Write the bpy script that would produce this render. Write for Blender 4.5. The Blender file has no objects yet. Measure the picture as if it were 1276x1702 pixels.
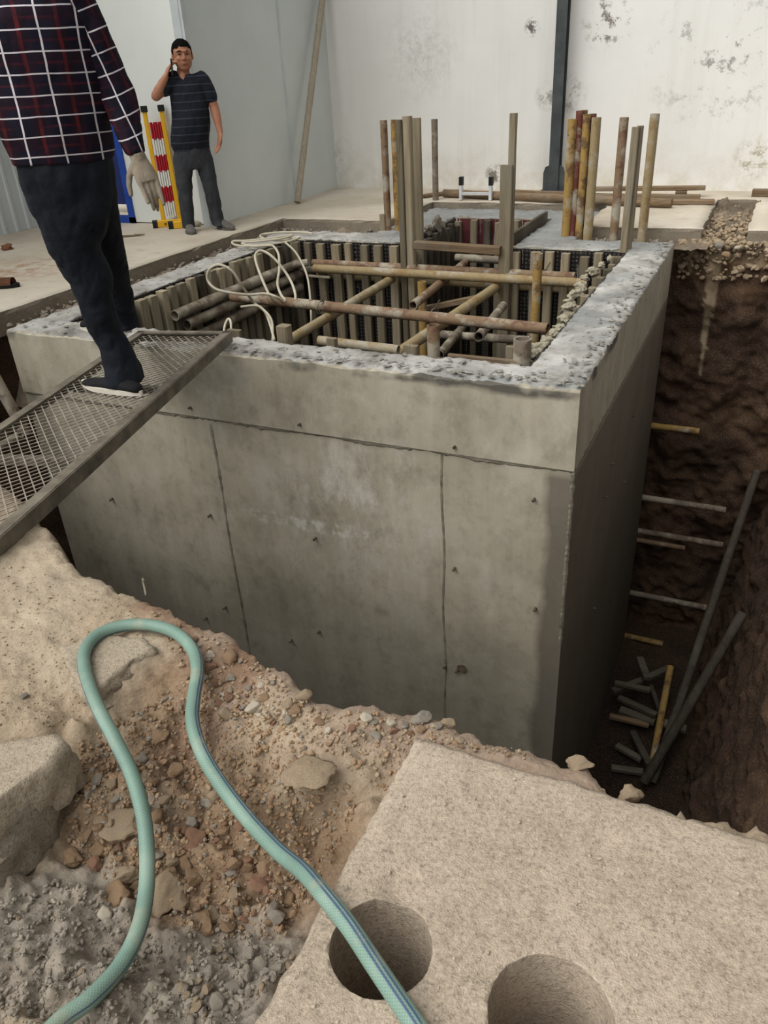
import bpy, bmesh, math, random
import numpy as np
from mathutils import Vector, Matrix, noise

C = bpy.context.scene.collection
SC = bpy.context.scene
rng = random.Random(7)

# ------------------------------------------------------------------ camera
PX, PY, F = 638.0, 851.0, 1302.21          # principal point and focal length, in pixels of the 1276x1702 photograph
R = np.array([[0.90835942, 0.16576675, -0.38393301],
              [0.41531476, -0.46506855, 0.78180873],
              [-0.04895728, -0.86961637, -0.49129477]])
EYE = Vector((0, 0, 1.3))                   # phone held 1.3 m above the slab
cd = bpy.data.cameras.new('camera'); cam = bpy.data.objects.new('camera', cd); C.objects.link(cam)
cd.sensor_fit = 'VERTICAL'; cd.sensor_height = 36.0; cd.lens = F * 36.0 / 1702.0
cd.clip_start = 0.05; cd.clip_end = 200
m = Matrix.Identity(4)
for i in range(3):
    m[i][0] = R[i][0]; m[i][1] = -R[i][1]; m[i][2] = -R[i][2]; m[i][3] = EYE[i]
cam.matrix_world = m
SC.camera = cam

# ------------------------------------------------------------------ light
w = bpy.data.worlds.new('world'); SC.world = w; w.use_nodes = True
nt = w.node_tree; nt.nodes.clear()
o = nt.nodes.new('ShaderNodeOutputWorld'); bg = nt.nodes.new('ShaderNodeBackground')
tc = nt.nodes.new('ShaderNodeTexCoord'); sep = nt.nodes.new('ShaderNodeSeparateXYZ')
nt.links.new(tc.outputs['Generated'], sep.inputs[0])
dotn = nt.nodes.new('ShaderNodeVectorMath'); dotn.operation = 'DOT_PRODUCT'
dotn.inputs[1].default_value = (-0.36, -0.70, 0.62)      # daylight is strongest overhead and from the open side behind the photographer
nt.links.new(tc.outputs['Generated'], dotn.inputs[0])
mr = nt.nodes.new('ShaderNodeMapRange'); mr.inputs['From Min'].default_value = 0.0; mr.inputs['From Max'].default_value = 1.0
mr.inputs['To Min'].default_value = 0.07; mr.inputs['To Max'].default_value = 1.30
nt.links.new(dotn.outputs['Value'], mr.inputs['Value'])
bg.inputs['Color'].default_value = (1.0, 0.99, 0.97, 1)
nt.links.new(mr.outputs[0], bg.inputs['Strength']); nt.links.new(bg.outputs[0], o.inputs[0])
sd = bpy.data.lights.new('daylight', 'SUN'); so = bpy.data.objects.new('daylight', sd); C.objects.link(so)
sd.energy = 2.85; sd.angle = math.radians(60); sd.color = (1.0, 0.985, 0.955)
so.rotation_euler = Vector((0.42, 0.48, -0.77)).to_track_quat('-Z', 'Y').to_euler()
SC.view_settings.view_transform = 'Standard'; SC.view_settings.look = 'None'
SC.view_settings.exposure = 0.0; SC.view_settings.gamma = 1.0; SC.view_settings.use_curve_mapping = False
SC.cycles.max_bounces = 6; SC.cycles.diffuse_bounces = 4

# ------------------------------------------------------------------ survey: sight lines from the photographer's eye to known planes
def ray(px, py):
    v = R @ np.array([px - PX, py - PY, F])
    return Vector(v)
def G(px, py, z=0.0):
    r = ray(px, py); return EYE + r * ((z - EYE.z) / r.z)
def GY(px, py, y):
    r = ray(px, py); return EYE + r * (y / r.y)
def GX(px, py, x):
    r = ray(px, py); return EYE + r * (x / r.x)
def GN(px, py, p0, n):
    r = ray(px, py); return EYE + r * ((p0 - EYE).dot(n) / r.dot(n))
def PR(p):
    v = R.T @ np.array(Vector(p) - EYE); return PX + F * v[0] / v[2], PY + F * v[1] / v[2]
def ztop(x, y, py):
    lo, hi = -6.0, 6.0
    for _ in range(50):
        mid = (lo + hi) / 2
        if PR((x, y, mid))[1] > py: lo = mid
        else: hi = mid
    return lo

# ------------------------------------------------------------------ materials
def lin(c):
    return tuple(((v / 255) / 12.92 if v / 255 <= 0.04045 else (((v / 255) + 0.055) / 1.055) ** 2.4) for v in c) + (1.0,)
class N:
    def __init__(s, name):
        s.m = bpy.data.materials.new(name); s.m.use_nodes = True; s.t = s.m.node_tree; s.t.nodes.clear()
        s.out = s.new('ShaderNodeOutputMaterial'); s.b = s.new('ShaderNodeBsdfPrincipled')
        s.L(s.b.outputs[0], s.out.inputs[0]); s.tc = s.new('ShaderNodeTexCoord')
        s.b.inputs['Specular IOR Level'].default_value = 0.25
    def new(s, k): return s.t.nodes.new(k)
    def L(s, a, b): s.t.links.new(a, b)
    def coord(s, scale=(1, 1, 1), loc=(0, 0, 0), src='Object'):
        mp = s.new('ShaderNodeMapping'); mp.inputs['Scale'].default_value = scale; mp.inputs['Location'].default_value = loc
        s.L(s.tc.outputs[src], mp.inputs[0]); return mp.outputs[0]
    def noise(s, scale, detail=4, rough=0.55, vec=None, dist=0.0):
        n = s.new('ShaderNodeTexNoise'); n.inputs['Scale'].default_value = scale; n.inputs['Detail'].default_value = detail
        n.inputs['Roughness'].default_value = rough; n.inputs['Distortion'].default_value = dist
        s.L(vec if vec is not None else s.tc.outputs['Object'], n.inputs['Vector']); return n.outputs['Fac']
    def ramp(s, f, stops):
        r = s.new('ShaderNodeValToRGB'); e = r.color_ramp.elements
        while len(e) < len(stops): e.new(0.5)
        for el, (p, c) in zip(e, stops): el.position = p; el.color = c if len(c) == 4 else lin(c)
        s.L(f, r.inputs[0]); return r.outputs[0]
    def step(s, f, a, b):
        r = s.new('ShaderNodeMapRange'); r.inputs['From Min'].default_value = a; r.inputs['From Max'].default_value = b
        s.L(f, r.inputs['Value']); return r.outputs[0]
    def mix(s, f, a, b, mode='MIX'):
        x = s.new('ShaderNodeMix'); x.data_type = 'RGBA'; x.blend_type = mode
        for sock, v in ((x.inputs[0], f), (x.inputs[6], a), (x.inputs[7], b)):
            if hasattr(v, 'links'): s.L(v, sock)
            elif isinstance(v, (int, float)): sock.default_value = v
            else: sock.default_value = v if len(v) == 4 else lin(v)
        return x.outputs[2]
    def math(s, op, a, b=0.0, cl=False):
        x = s.new('ShaderNodeMath'); x.operation = op; x.use_clamp = cl
        for sock, v in ((x.inputs[0], a), (x.inputs[1], b)):
            if hasattr(v, 'links'): s.L(v, sock)
            else: sock.default_value = v
        return x.outputs[0]
    def xyz(s, v=None):
        x = s.new('ShaderNodeSeparateXYZ'); s.L(v if v is not None else s.tc.outputs['Object'], x.inputs[0]); return x.outputs
    def ball(s, c, r, soft=1.0):
        """1 near the point c, 0 at distance r: where a patch of its own sits"""
        d = s.new('ShaderNodeVectorMath'); d.operation = 'DISTANCE'; d.inputs[1].default_value = c
        s.L(s.tc.outputs['Object'], d.inputs[0]); return s.step(d.outputs['Value'], r, r * (1 - soft))
    def attr(s, name):
        a = s.new('ShaderNodeAttribute'); a.attribute_name = name; return a.outputs['Color']
    def fin(s, col, rough=0.85, bump=None, strength=0.3, dist=0.01, metal=0.0):
        if hasattr(col, 'links'): s.L(col, s.b.inputs['Base Color'])
        else: s.b.inputs['Base Color'].default_value = col if len(col) == 4 else lin(col)
        if hasattr(rough, 'links'): s.L(rough, s.b.inputs['Roughness'])
        else: s.b.inputs['Roughness'].default_value = rough
        s.b.inputs['Metallic'].default_value = metal
        if bump is not None:
            b = s.new('ShaderNodeBump'); b.inputs['Strength'].default_value = strength; b.inputs['Distance'].default_value = dist
            s.L(bump, b.inputs['Height']); s.L(b.outputs[0], s.b.inputs['Normal'])
        return s.m
def simple(name, c1, c2, scale=8, rough=0.8, bump=0.2, detail=6, fine=60, metal=0.0, dist=0.006):
    n = N(name); f = n.noise(scale, detail, 0.65)
    return n.fin(n.ramp(f, [(0.3, c1), (0.7, c2)]), rough, n.noise(fine, 4), bump, dist, metal)
def wood(name, c1, c2, c3, ax=2):
    n = N(name); sc = [14, 14, 14]; sc[ax] = 0.8
    f = n.noise(3.0, 6, 0.65, n.coord(sc), 0.6)
    oi = n.new('ShaderNodeObjectInfo'); f2 = n.noise(2.2, 4, 0.6)
    col = n.ramp(f, [(0.25, c1), (0.55, c2), (0.8, c3)])
    dirt = n.step(f2, 0.5, 0.75)
    col = n.mix(n.math('MULTIPLY', dirt, 0.6), col, (150, 145, 132))
    hsv = n.new('ShaderNodeHueSaturation'); n.L(n.step(oi.outputs['Random'], -0.9, 1.05), hsv.inputs['Value']); n.L(col, hsv.inputs['Color'])
    return n.fin(hsv.outputs[0], 0.85, f, 0.35, 0.004)
def pipe_mat(name, c, rust, cem=0.5, rustamt=0.5):
    n = N(name)
    f = n.noise(9, 8, 0.7); g = n.noise(5, 6, 0.65, n.coord(loc=(3, 7, 1))); k = n.noise(70, 4, 0.6)
    col = n.mix(n.step(f, 0.62 - 0.3 * rustamt, 0.72 - 0.3 * rustamt), c, rust)
    col = n.mix(n.step(g, 0.66 - 0.25 * cem, 0.74 - 0.2 * cem), col, (176, 168, 150))
    col = n.mix(n.math('MULTIPLY', k, 0.35), col, (90, 78, 62))
    return n.fin(col, 0.75, n.noise(40, 6, 0.7), 0.5, 0.004)

MAT = {}
MAT['steel_yellow'] = pipe_mat('yellow painted pipe', (170, 138, 76), (112, 86, 62), 0.5, 0.45)
MAT['steel_rust'] = pipe_mat('rusty pipe', (136, 112, 88), (112, 82, 66), 0.6, 0.4)
MAT['steel_tan'] = pipe_mat('cement coated tan pipe', (160, 142, 106), (146, 120, 82), 0.6, 0.35)
MAT['steel_grey'] = pipe_mat('cement coated grey pipe', (130, 120, 106), (104, 88, 74), 0.75, 0.4)
MAT['steel_red'] = pipe_mat('red painted pipe', (106, 52, 50), (130, 96, 66), 0.6, 0.35)
MAT['wood'] = wood('weathered formwork timber', (116, 106, 88), (156, 143, 118), (184, 172, 146))
MAT['woodx'] = wood('weathered timber lying', (96, 80, 62), (136, 114, 88), (160, 138, 108), 0)
MAT['wood_dark'] = wood('dark wet timber', (62, 56, 48), (92, 84, 70), (112, 104, 90))
MAT['wood_pole'] = wood('pale peeled pole', (140, 132, 116), (168, 158, 138), (188, 178, 158))
MAT['pit_wood'] = wood('muddy timber', (78, 71, 62), (108, 99, 86), (134, 124, 108), 0)
MAT['pole_mud'] = wood('muddy pole', (74, 67, 58), (100, 91, 79), (122, 112, 98))
MAT['wood_lit'] = wood('lit copy of formwork timber', (140, 130, 108), (178, 166, 140), (204, 194, 168))  # lighter timber copy; the light on the left inside wall is in its colour

def concrete_face():
    n = N('cast concrete face')
    a = n.noise(1.3, 6, 0.6); b = n.noise(7, 8, 0.7); st = n.noise(2.0, 6, 0.6, n.coord((5, 5, 0.35))); fine = n.noise(90, 4, 0.6)
    col = n.ramp(a, [(0.3, (168, 160, 141)), (0.5, (188, 180, 160)), (0.72, (204, 196, 177))])
    col = n.mix(n.step(st, 0.35, 0.75), n.mix(0.25, col, (104, 100, 88)), col)
    col = n.mix(n.math('MULTIPLY', n.step(b, 0.5, 0.75), 0.55), col, (124, 118, 104))
    mot = n.noise(3.2, 9, 0.72, n.coord((1, 1, 0.7), (2, 5, 1)))
    col = n.mix(n.math('MULTIPLY', n.step(mot, 0.53, 0.68), 0.5), col, (206, 200, 186))
    col = n.mix(n.math('MULTIPLY', n.step(mot, 0.46, 0.34), 0.45), col, (120, 114, 100))
    x, y, z = n.xyz()
    # damp dark strip by the front right corner, darker tone towards the foot of the wall, white efflorescence
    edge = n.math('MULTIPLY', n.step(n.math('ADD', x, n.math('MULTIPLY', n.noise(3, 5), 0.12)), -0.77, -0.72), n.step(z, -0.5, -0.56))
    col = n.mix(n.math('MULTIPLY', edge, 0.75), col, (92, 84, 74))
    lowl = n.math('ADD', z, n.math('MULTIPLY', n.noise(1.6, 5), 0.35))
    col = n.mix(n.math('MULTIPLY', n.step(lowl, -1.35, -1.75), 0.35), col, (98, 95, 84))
    eff = n.math('MULTIPLY', n.ball((-2.0, 3.565, -0.95), 0.75), n.step(n.noise(5, 9, 0.78, n.coord((1, 1, 0.5))), 0.47, 0.63))
    col = n.mix(n.math('MULTIPLY', eff, 0.85), col, (222, 218, 208))
    zl = n.math('ABSOLUTE', n.math('ADD', n.math('ADD', z, 1.10), n.math('MULTIPLY', n.noise(6, 4), 0.06)))
    trail = n.math('MULTIPLY', n.math('MULTIPLY', n.step(zl, 0.055, 0.03), n.ball((-2.15, 3.565, -1.1), 0.7)), n.step(n.noise(11, 8, 0.8), 0.48, 0.6))
    col = n.mix(n.math('MULTIPLY', trail, 1.6, True), col, (212, 208, 196))
    wet = n.math('MULTIPLY', n.ball((-2.85, 3.565, -0.3), 0.42), n.noise(6, 5))
    col = n.mix(n.math('MULTIPLY', wet, 1.1, True), col, (88, 86, 78))
    top = n.math('MULTIPLY', n.step(n.math('ADD', z, n.math('MULTIPLY', n.noise(4, 6), 0.10)), -0.085, -0.055), n.step(n.noise(2.6, 4, 0.5, n.coord(loc=(1.2, 0, 0))), 0.5, 0.58))
    col = n.mix(n.math('MULTIPLY', top, 0.85), col, (72, 70, 66))
    return n.fin(col, 0.8, n.math('ADD', n.math('MULTIPLY', fine, 0.3), b), 0.22, 0.008)
MAT['concrete'] = concrete_face()
def rim():
    n = N('trowelled mortar rim')
    a = n.noise(3.5, 8, 0.7); b = n.noise(16, 8, 0.7); c = n.noise(45, 4, 0.6); wetn = n.noise(1.4, 5, 0.6, n.coord(loc=(4, 2, 0)))
    col = n.ramp(a, [(0.32, (116, 113, 106)), (0.46, (160, 157, 151)), (0.62, (190, 188, 183))])
    x, y, z = n.xyz()
    wet = n.math('MAXIMUM', n.step(y, 6.5, 7.0), n.math('MULTIPLY', n.step(wetn, 0.46, 0.58), n.step(x, -1.6, -1.0)))
    wet = n.math('MULTIPLY', wet, n.step(x, -3.6, -3.2))
    col = n.mix(n.math('MULTIPLY', wet, 0.75), col, (124, 128, 128))
    col = n.mix(n.step(b, 0.57, 0.64), col, (112, 106, 98))
    return n.fin(col, n.mix(wet, (0.85, 0.85, 0.85, 1), (0.5, 0.5, 0.5, 1)), n.math('ADD', b, n.math('MULTIPLY', c, 0.5)), 0.6, 0.012)
MAT['rim'] = rim()
def slab_mat(name, c1, c2, c3, peb=0.5):
    n = N(name)
    a = n.noise(2.2, 6, 0.6); b = n.noise(22, 8, 0.72); c = n.noise(120, 5, 0.7)
    v = n.new('ShaderNodeTexVoronoi'); v.inputs['Scale'].default_value = 75; n.L(n.tc.outputs['Object'], v.inputs['Vector'])
    col = n.ramp(a, [(0.3, c1), (0.55, c2), (0.75, c3)])
    col = n.mix(n.math('MULTIPLY', n.step(b, 0.48, 0.7), 0.5), col, tuple(int(k * 0.86) for k in c1))
    col = n.mix(n.math('MULTIPLY', n.step(c, 0.5, 0.7), peb), col, tuple(min(255, int(k * 1.1)) for k in c3))
    col = n.mix(n.math('MULTIPLY', n.step(c, 0.47, 0.32), 0.65), col, tuple(int(k * 0.62) for k in c1))
    g = n.noise(260, 3, 0.6)
    col = n.mix(n.math('MULTIPLY', n.step(g, 0.5, 0.68), 0.22), col, tuple(int(k * 0.7) for k in c1))
    return n.fin(col, 0.92, n.math('ADD', n.math('ADD', b, c), g), 0.6, 0.007)
MAT['slab'] = slab_mat('old dusty concrete slab', (168, 153, 134), (186, 170, 151), (200, 186, 167))
def floor_mat():
    n = N('dusty shed floor concrete')
    a = n.noise(0.9, 7, 0.65); b = n.noise(8, 8, 0.7); c = n.noise(60, 4)
    col = n.ramp(a, [(0.3, (168, 157, 140)), (0.5, (190, 180, 163)), (0.7, (204, 196, 182))])
    col = n.mix(n.math('MULTIPLY', n.step(b, 0.55, 0.7), 0.5), col, (150, 138, 120))
    col = n.mix(n.math('MULTIPLY', n.ball((-5.6, 4.75, 0), 0.7), n.step(b, 0.45, 0.6)), col, (158, 124, 98))
    return n.fin(col, 0.9, n.math('ADD', b, c), 0.25, 0.006)
MAT['slab_dusty'] = slab_mat('dust covered broken concrete', (160, 147, 127), (176, 162, 142), (190, 177, 157))
MAT['floor'] = floor_mat()
MAT['slab_edge'] = slab_mat('broken slab edge', (128, 118, 104), (146, 136, 120), (160, 150, 134))
def soil_mat(name, attr=None, c=((104, 76, 56), (132, 98, 72), (158, 124, 96)), clod=30):
    n = N(name)
    b = n.noise(18, 9, 0.75); f = n.noise(90, 6, 0.7)
    v = n.new('ShaderNodeTexVoronoi'); v.inputs['Scale'].default_value = clod; n.L(n.tc.outputs['Object'], v.inputs['Vector'])
    if attr:
        base = n.attr(attr)
        col = n.mix(n.math('MULTIPLY', n.step(b, 0.45, 0.7), 0.30), base, n.mix(1.0, base, (0.62, 0.56, 0.50, 1), 'MULTIPLY'))
        col = n.mix(n.math('MULTIPLY', n.step(f, 0.52, 0.72), 0.40), col, n.mix(0.45, base, (232, 220, 200)))
        col = n.mix(n.math('MULTIPLY', n.step(f, 0.46, 0.30), 0.5), col, n.mix(1.0, base, (0.5, 0.44, 0.38, 1), 'MULTIPLY'))
    else:
        a = n.noise(2.2, 7, 0.65)
        col = n.ramp(a, [(0.3, c[0]), (0.5, c[1]), (0.72, c[2])])
        col = n.mix(n.math('MULTIPLY', n.step(b, 0.5, 0.7), 0.5), col, c[0])
        col = n.mix(n.math('MULTIPLY', n.step(f, 0.56, 0.74), 0.3), col, c[2])
    h = n.math('ADD', n.math('ADD', n.math('MULTIPLY', b, 1.2), f), n.math('MULTIPLY', v.outputs['Distance'], 0.8))
    return n.fin(col, 0.95, h, 0.75, 0.010)
MAT['ground'] = soil_mat('loose soil and dust', 'zone')
MAT['pit_earth'] = soil_mat('dug earth face', 'zone', clod=12)
MAT['gap_soil'] = soil_mat('gap soil', None, ((88, 78, 66), (128, 115, 98), (160, 146, 126)))
MAT['rock_brown'] = simple('brown clod', (122, 98, 74), (166, 140, 112), 20, 0.95, 0.6, 8, 90)
MAT['rock_red'] = simple('reddish clod', (122, 92, 74), (156, 122, 100), 20, 0.95, 0.6, 8, 90)
MAT['rock_grey'] = simple('grey stone', (120, 112, 101), (154, 145, 132), 20, 0.92, 0.5, 8, 90)
MAT['rock_pale'] = simple('pale stone', (158, 148, 131), (188, 178, 160), 24, 0.9, 0.4, 8, 90)
MAT['rock_tan'] = simple('tan concrete lump', (138, 121, 99), (172, 153, 128), 14, 0.95, 0.6, 8, 80)
MAT['lump'] = simple('hardened cement lump', (150, 142, 120), (200, 192, 170), 14, 0.9, 0.6, 8, 60)
MAT['crumb'] = simple('dark mortar chips', (104, 100, 93), (160, 156, 148), 30, 0.9, 0.3)
MAT['joint'] = simple('joint ridge', (96, 90, 78), (150, 145, 128), 12, 0.9, 0.5, 8, 50)
MAT['bolt'] = simple('rusty tie bolt', (58, 50, 44), (120, 108, 94), 40, 0.7, 0.3)
MAT['white_wall'] = None
def wall_mat():
    n = N('whitewashed wall')
    a = n.noise(0.8, 6, 0.6); st = n.noise(1.8, 6, 0.6, n.coord((4, 4, 0.25))); b = n.noise(9, 9, 0.75)
    col = n.ramp(a, [(0.3, (222, 221, 216)), (0.6, (232, 231, 227)), (0.8, (236, 236, 233))])
    col = n.mix(n.math('MULTIPLY', n.step(st, 0.5, 0.75), 0.35), col, (206, 203, 194))
    x, y, z = n.xyz()
    low = n.math('MULTIPLY', n.step(n.math('ADD', z, n.math('MULTIPLY', b, 0.45)), 0.75, 0.15), n.step(n.noise(3.5, 7, 0.7), 0.38, 0.62))
    col = n.mix(n.math('MULTIPLY', low, 0.7), col, (190, 178, 152))
    def patch(px, py, r, c, s0, s1, amt, sc):
        nonlocal col
        f = n.math('MULTIPLY', n.ball(tuple(GY(px, py, 9.6)), r), n.step(n.noise(sc, 10, 0.8), s0, s1))
        col = n.mix(n.math('MULTIPLY', f, amt, True), col, c)
    patch(1195, 95, 0.75, (158, 156, 152), 0.55, 0.62, 1.5, 6)
    patch(1010, 35, 0.30, (136, 130, 122), 0.53, 0.58, 2.0, 9)
    patch(885, 45, 0.10, (110, 104, 98), 0.50, 0.55, 2.2, 14)
    patch(700, 92, 0.55, (176, 174, 168), 0.45, 0.66, 0.8, 16)
    patch(910, 160, 0.16, (150, 146, 138), 0.45, 0.6, 2.0, 8)
    patch(945, 155, 0.22, (156, 153, 146), 0.45, 0.6, 2.0, 8)
    patch(822, 290, 0.13, (130, 124, 112), 0.46, 0.55, 2.2, 7)
    patch(1255, 262, 0.25, (176, 168, 150), 0.5, 0.6, 2.0, 8)
    patch(560, 260, 0.35, (196, 193, 184), 0.5, 0.6, 1.0, 8)
    return n.fin(col, 0.85, b, 0.15, 0.006)
MAT['white_wall'] = wall_mat()
MAT['panel'] = simple('shaded coated sandwich panel', (198, 205, 204), (210, 216, 214), 1.5, 0.45, 0.02)  # greyer copy of the white panel; shade of the side walls is in the colour
MAT['panel_white'] = simple('white panel', (222, 226, 222), (232, 235, 231), 1.2, 0.5, 0.02)
MAT['panel_trim'] = simple('panel corner trim', (186, 192, 194), (206, 211, 212), 3, 0.4, 0.03)
MAT['blue'] = simple('blue painted frame', (34, 66, 150), (46, 82, 172), 5, 0.4, 0.05)
MAT['blue_dark'] = simple('dark blue door leaf', (16, 30, 84), (22, 38, 100), 4, 0.5, 0.05)
MAT['col_steel'] = simple('dark grey steel column', (54, 59, 60), (78, 83, 83), 6, 0.6, 0.15)
MAT['galv'] = simple('muddy galvanised steel', (128, 120, 108), (178, 170, 156), 14, 0.5, 0.25, 6, 60, 0.2)
MAT['galv_frame'] = simple('worn grey angle iron', (88, 82, 72), (140, 132, 116), 9, 0.6, 0.3, 6, 60, 0.2)
MAT['alu'] = simple('brushed aluminium', (200, 202, 204), (224, 226, 228), 9, 0.35, 0.03, metal=0.3)
MAT['black_plastic'] = simple('black plastic', (24, 24, 25), (38, 38, 39), 10, 0.5, 0.05)
MAT['yellow'] = simple('yellow powder coat', (222, 168, 36), (232, 182, 48), 6, 0.45, 0.03)
MAT['red_strip'] = simple('red slat paint', (168, 32, 44), (184, 40, 52), 6, 0.45, 0.03)
MAT['white_strip'] = simple('white slat paint', (226, 226, 218), (236, 236, 230), 6, 0.45, 0.03)
MAT['skin'] = simple('tanned skin', (158, 108, 84), (176, 124, 98), 12, 0.55, 0.05)
MAT['hair'] = simple('black hair', (9, 8, 8), (18, 16, 15), 60, 0.75, 0.4, 4, 120)
MAT['hair'].node_tree.nodes['Principled BSDF'].inputs['Specular IOR Level'].default_value = 0.04
MAT['polo_collar'] = simple('faded polo collar', (44, 48, 60), (62, 67, 80), 10, 0.9, 0.2)
MAT['lips'] = simple('lips', (130, 76, 66), (140, 84, 72), 20, 0.5, 0.02)
MAT['eye'] = simple('dark eye', (22, 18, 16), (30, 24, 22), 20, 0.3, 0.0)
MAT['charcoal'] = simple('dark grey trousers cloth', (46, 48, 52), (64, 66, 70), 6, 0.9, 0.25, 5, 18, dist=0.02)
MAT['navy_cloth'] = simple('black navy trousers cloth', (19, 23, 30), (34, 39, 48), 4, 0.85, 0.35, 5, 12, dist=0.03)
MAT['shoe_grey'] = simple('dusty grey shoe', (84, 82, 78), (112, 108, 102), 20, 0.85, 0.2)
MAT['shoe_black'] = simple('black canvas shoe', (18, 19, 20), (32, 33, 34), 20, 0.85, 0.15)
MAT['sole'] = simple('off white rubber sole', (206, 200, 184), (222, 216, 202), 20, 0.7, 0.1)
MAT['glove'] = simple('grey cotton work glove', (130, 118, 102), (160, 149, 132), 14, 0.9, 0.25)
MAT['rope'] = simple('dusty cream cable', (184, 176, 154), (206, 199, 180), 16, 0.7, 0.1)
MAT['wire'] = simple('binding wire', (92, 84, 74), (130, 120, 106), 20, 0.6, 0.1)
MAT['sandal'] = simple('brown sandal', (110, 72, 52), (134, 92, 66), 14, 0.7, 0.1)
def film_ply():
    n = N('black film faced plywood')
    x, y, z = n.xyz()
    u = n.math('ADD', x, y)
    p = n.math('SINE', n.math('MULTIPLY', n.math('ADD', u, z), 95)); q = n.math('SINE', n.math('MULTIPLY', n.math('SUBTRACT', u, z), 95))
    lat = n.step(n.math('MULTIPLY', p, q), 0.25, 0.45)
    drip = n.step(n.noise(4, 6, 0.7, n.coord((9, 9, 0.5))), 0.62, 0.66)
    spl = n.step(n.noise(26, 6, 0.7), 0.62, 0.66)
    col = n.mix(n.math('MULTIPLY', lat, 0.7), (26, 25, 26), (86, 80, 76))
    col = n.mix(n.math('MAXIMUM', drip, spl), col, (164, 160, 150))
    return n.fin(col, 0.45, lat, 0.1, 0.002)
MAT['film'] = film_ply()
def red_ply():
    n = N('red film faced plywood')
    drip = n.step(n.noise(4, 6, 0.7, n.coord((9, 9, 0.5), (2, 1, 0))), 0.55, 0.60)
    col = n.mix(drip, n.ramp(n.noise(6, 5), [(0.3, (72, 34, 38)), (0.7, (100, 50, 52))]), (176, 170, 160))
    return n.fin(col, 0.5)
MAT['film_red'] = red_ply()
def polo():
    n = N('navy polo with fine grey stripes')
    x, y, z = n.xyz()
    w_ = n.math('FRACT', n.math('MULTIPLY', n.math('ADD', z, n.math('MULTIPLY', n.noise(6, 3), 0.012)), 15.0))
    s = n.math('LESS_THAN', w_, 0.13)
    col = n.mix(n.math('MULTIPLY', s, 0.28), n.ramp(n.noise(5, 5), [(0.3, (22, 25, 33)), (0.7, (33, 36, 46))]), (98, 104, 116))
    return n.fin(col, 0.9, n.noise(14, 5), 0.3, 0.02)
MAT['polo'] = polo()
def plaid(name, sx, sz, ox, oz, single=False):
    n = N(name)
    wob = n.noise(4, 3, 0.5); x, y, z = n.xyz()
    xw = n.math('ADD', x, n.math('MULTIPLY', wob, 0.025)); zw = n.math('ADD', z, n.math('MULTIPLY', n.noise(3.3, 3, 0.5, n.coord(loc=(5, 1, 2))), 0.02))
    def line(c, sp, off, w_):
        f = n.math('FRACT', n.math('ADD', n.math('DIVIDE', c, sp), off)); return n.math('LESS_THAN', n.math('ABSOLUTE', n.math('SUBTRACT', f, 0.5)), w_)
    base = n.ramp(n.noise(7, 4), [(0.3, (18, 17, 30)), (0.7, (32, 30, 48))])
    band = n.math('MAXIMUM', line(xw, sx, ox + 0.5, 0.22), line(zw, sz * 2, oz + 0.25, 0.16))
    col = n.mix(n.math('MULTIPLY', band, 0.5), base, (44, 22, 34))
    thr = n.math('MULTIPLY', line(xw, sx, ox + 0.5, 0.05), n.step(n.noise(10, 4), 0.35, 0.6))
    col = n.mix(n.math('MULTIPLY', thr, 0.6), col, (120, 40, 40))
    hr = n.math('MULTIPLY', line(zw, sz, oz + 0.5, 0.06), n.step(n.noise(9, 4), 0.4, 0.6))
    col = n.mix(n.math('MULTIPLY', hr, 0.3), col, (110, 38, 44))
    wl = n.math('MAXIMUM', line(xw, sx, ox, 0.026), line(zw, sz, oz, 0.036))
    col = n.mix(wl, col, (226, 222, 228))
    return n.fin(col, 0.92, n.noise(11, 5), 0.35, 0.02)
MAT['plaid'] = plaid('dark plaid flannel with white window lines', 0.134, 0.069, 0.20, 0.35)
MAT['plaid_sleeve'] = plaid('dark plaid flannel sleeve', 0.105, 0.070, 0.5, 0.2)
def hose_mat():
    n = N('pale green braided hose with blue stripes')
    u, v, _ = n.xyz(n.tc.outputs['UV'])
    fl = lambda f, c, w_: n.math('LESS_THAN', n.math('ABSOLUTE', n.math('SUBTRACT', f, c)), w_)
    tw = n.math('FRACT', n.math('ADD', u, n.math('MULTIPLY', v, 0.12)))
    stripe = n.math('MAXIMUM', n.math('MAXIMUM', fl(tw, 0.55, 0.020), fl(tw, 0.625, 0.020)), fl(tw, 0.08, 0.016))
    a = n.math('SINE', n.math('MULTIPLY', n.math('ADD', n.math('MULTIPLY', u, 14), n.math('MULTIPLY', v, 150)), 6.2832))
    b = n.math('SINE', n.math('MULTIPLY', n.math('SUBTRACT', n.math('MULTIPLY', u, 14), n.math('MULTIPLY', v, 150)), 6.2832))
    br = n.step(n.math('MAXIMUM', a, b), 0.6, 0.95)
    col = n.ramp(n.noise(7, 6), [(0.3, (98, 124, 112)), (0.55, (114, 142, 128)), (0.75, (140, 160, 146))])
    col = n.mix(n.math('MULTIPLY', br, 0.3), col, (172, 196, 186))
    col = n.mix(n.math('MULTIPLY', stripe, 0.85), col, (66, 80, 116))
    col = n.mix(n.math('MULTIPLY', n.step(n.noise(12, 6, 0.7), 0.55, 0.7), 0.4), col, (176, 164, 140))
    return n.fin(col, 0.38, br, 0.25, 0.002)
MAT['hose'] = hose_mat()

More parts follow.
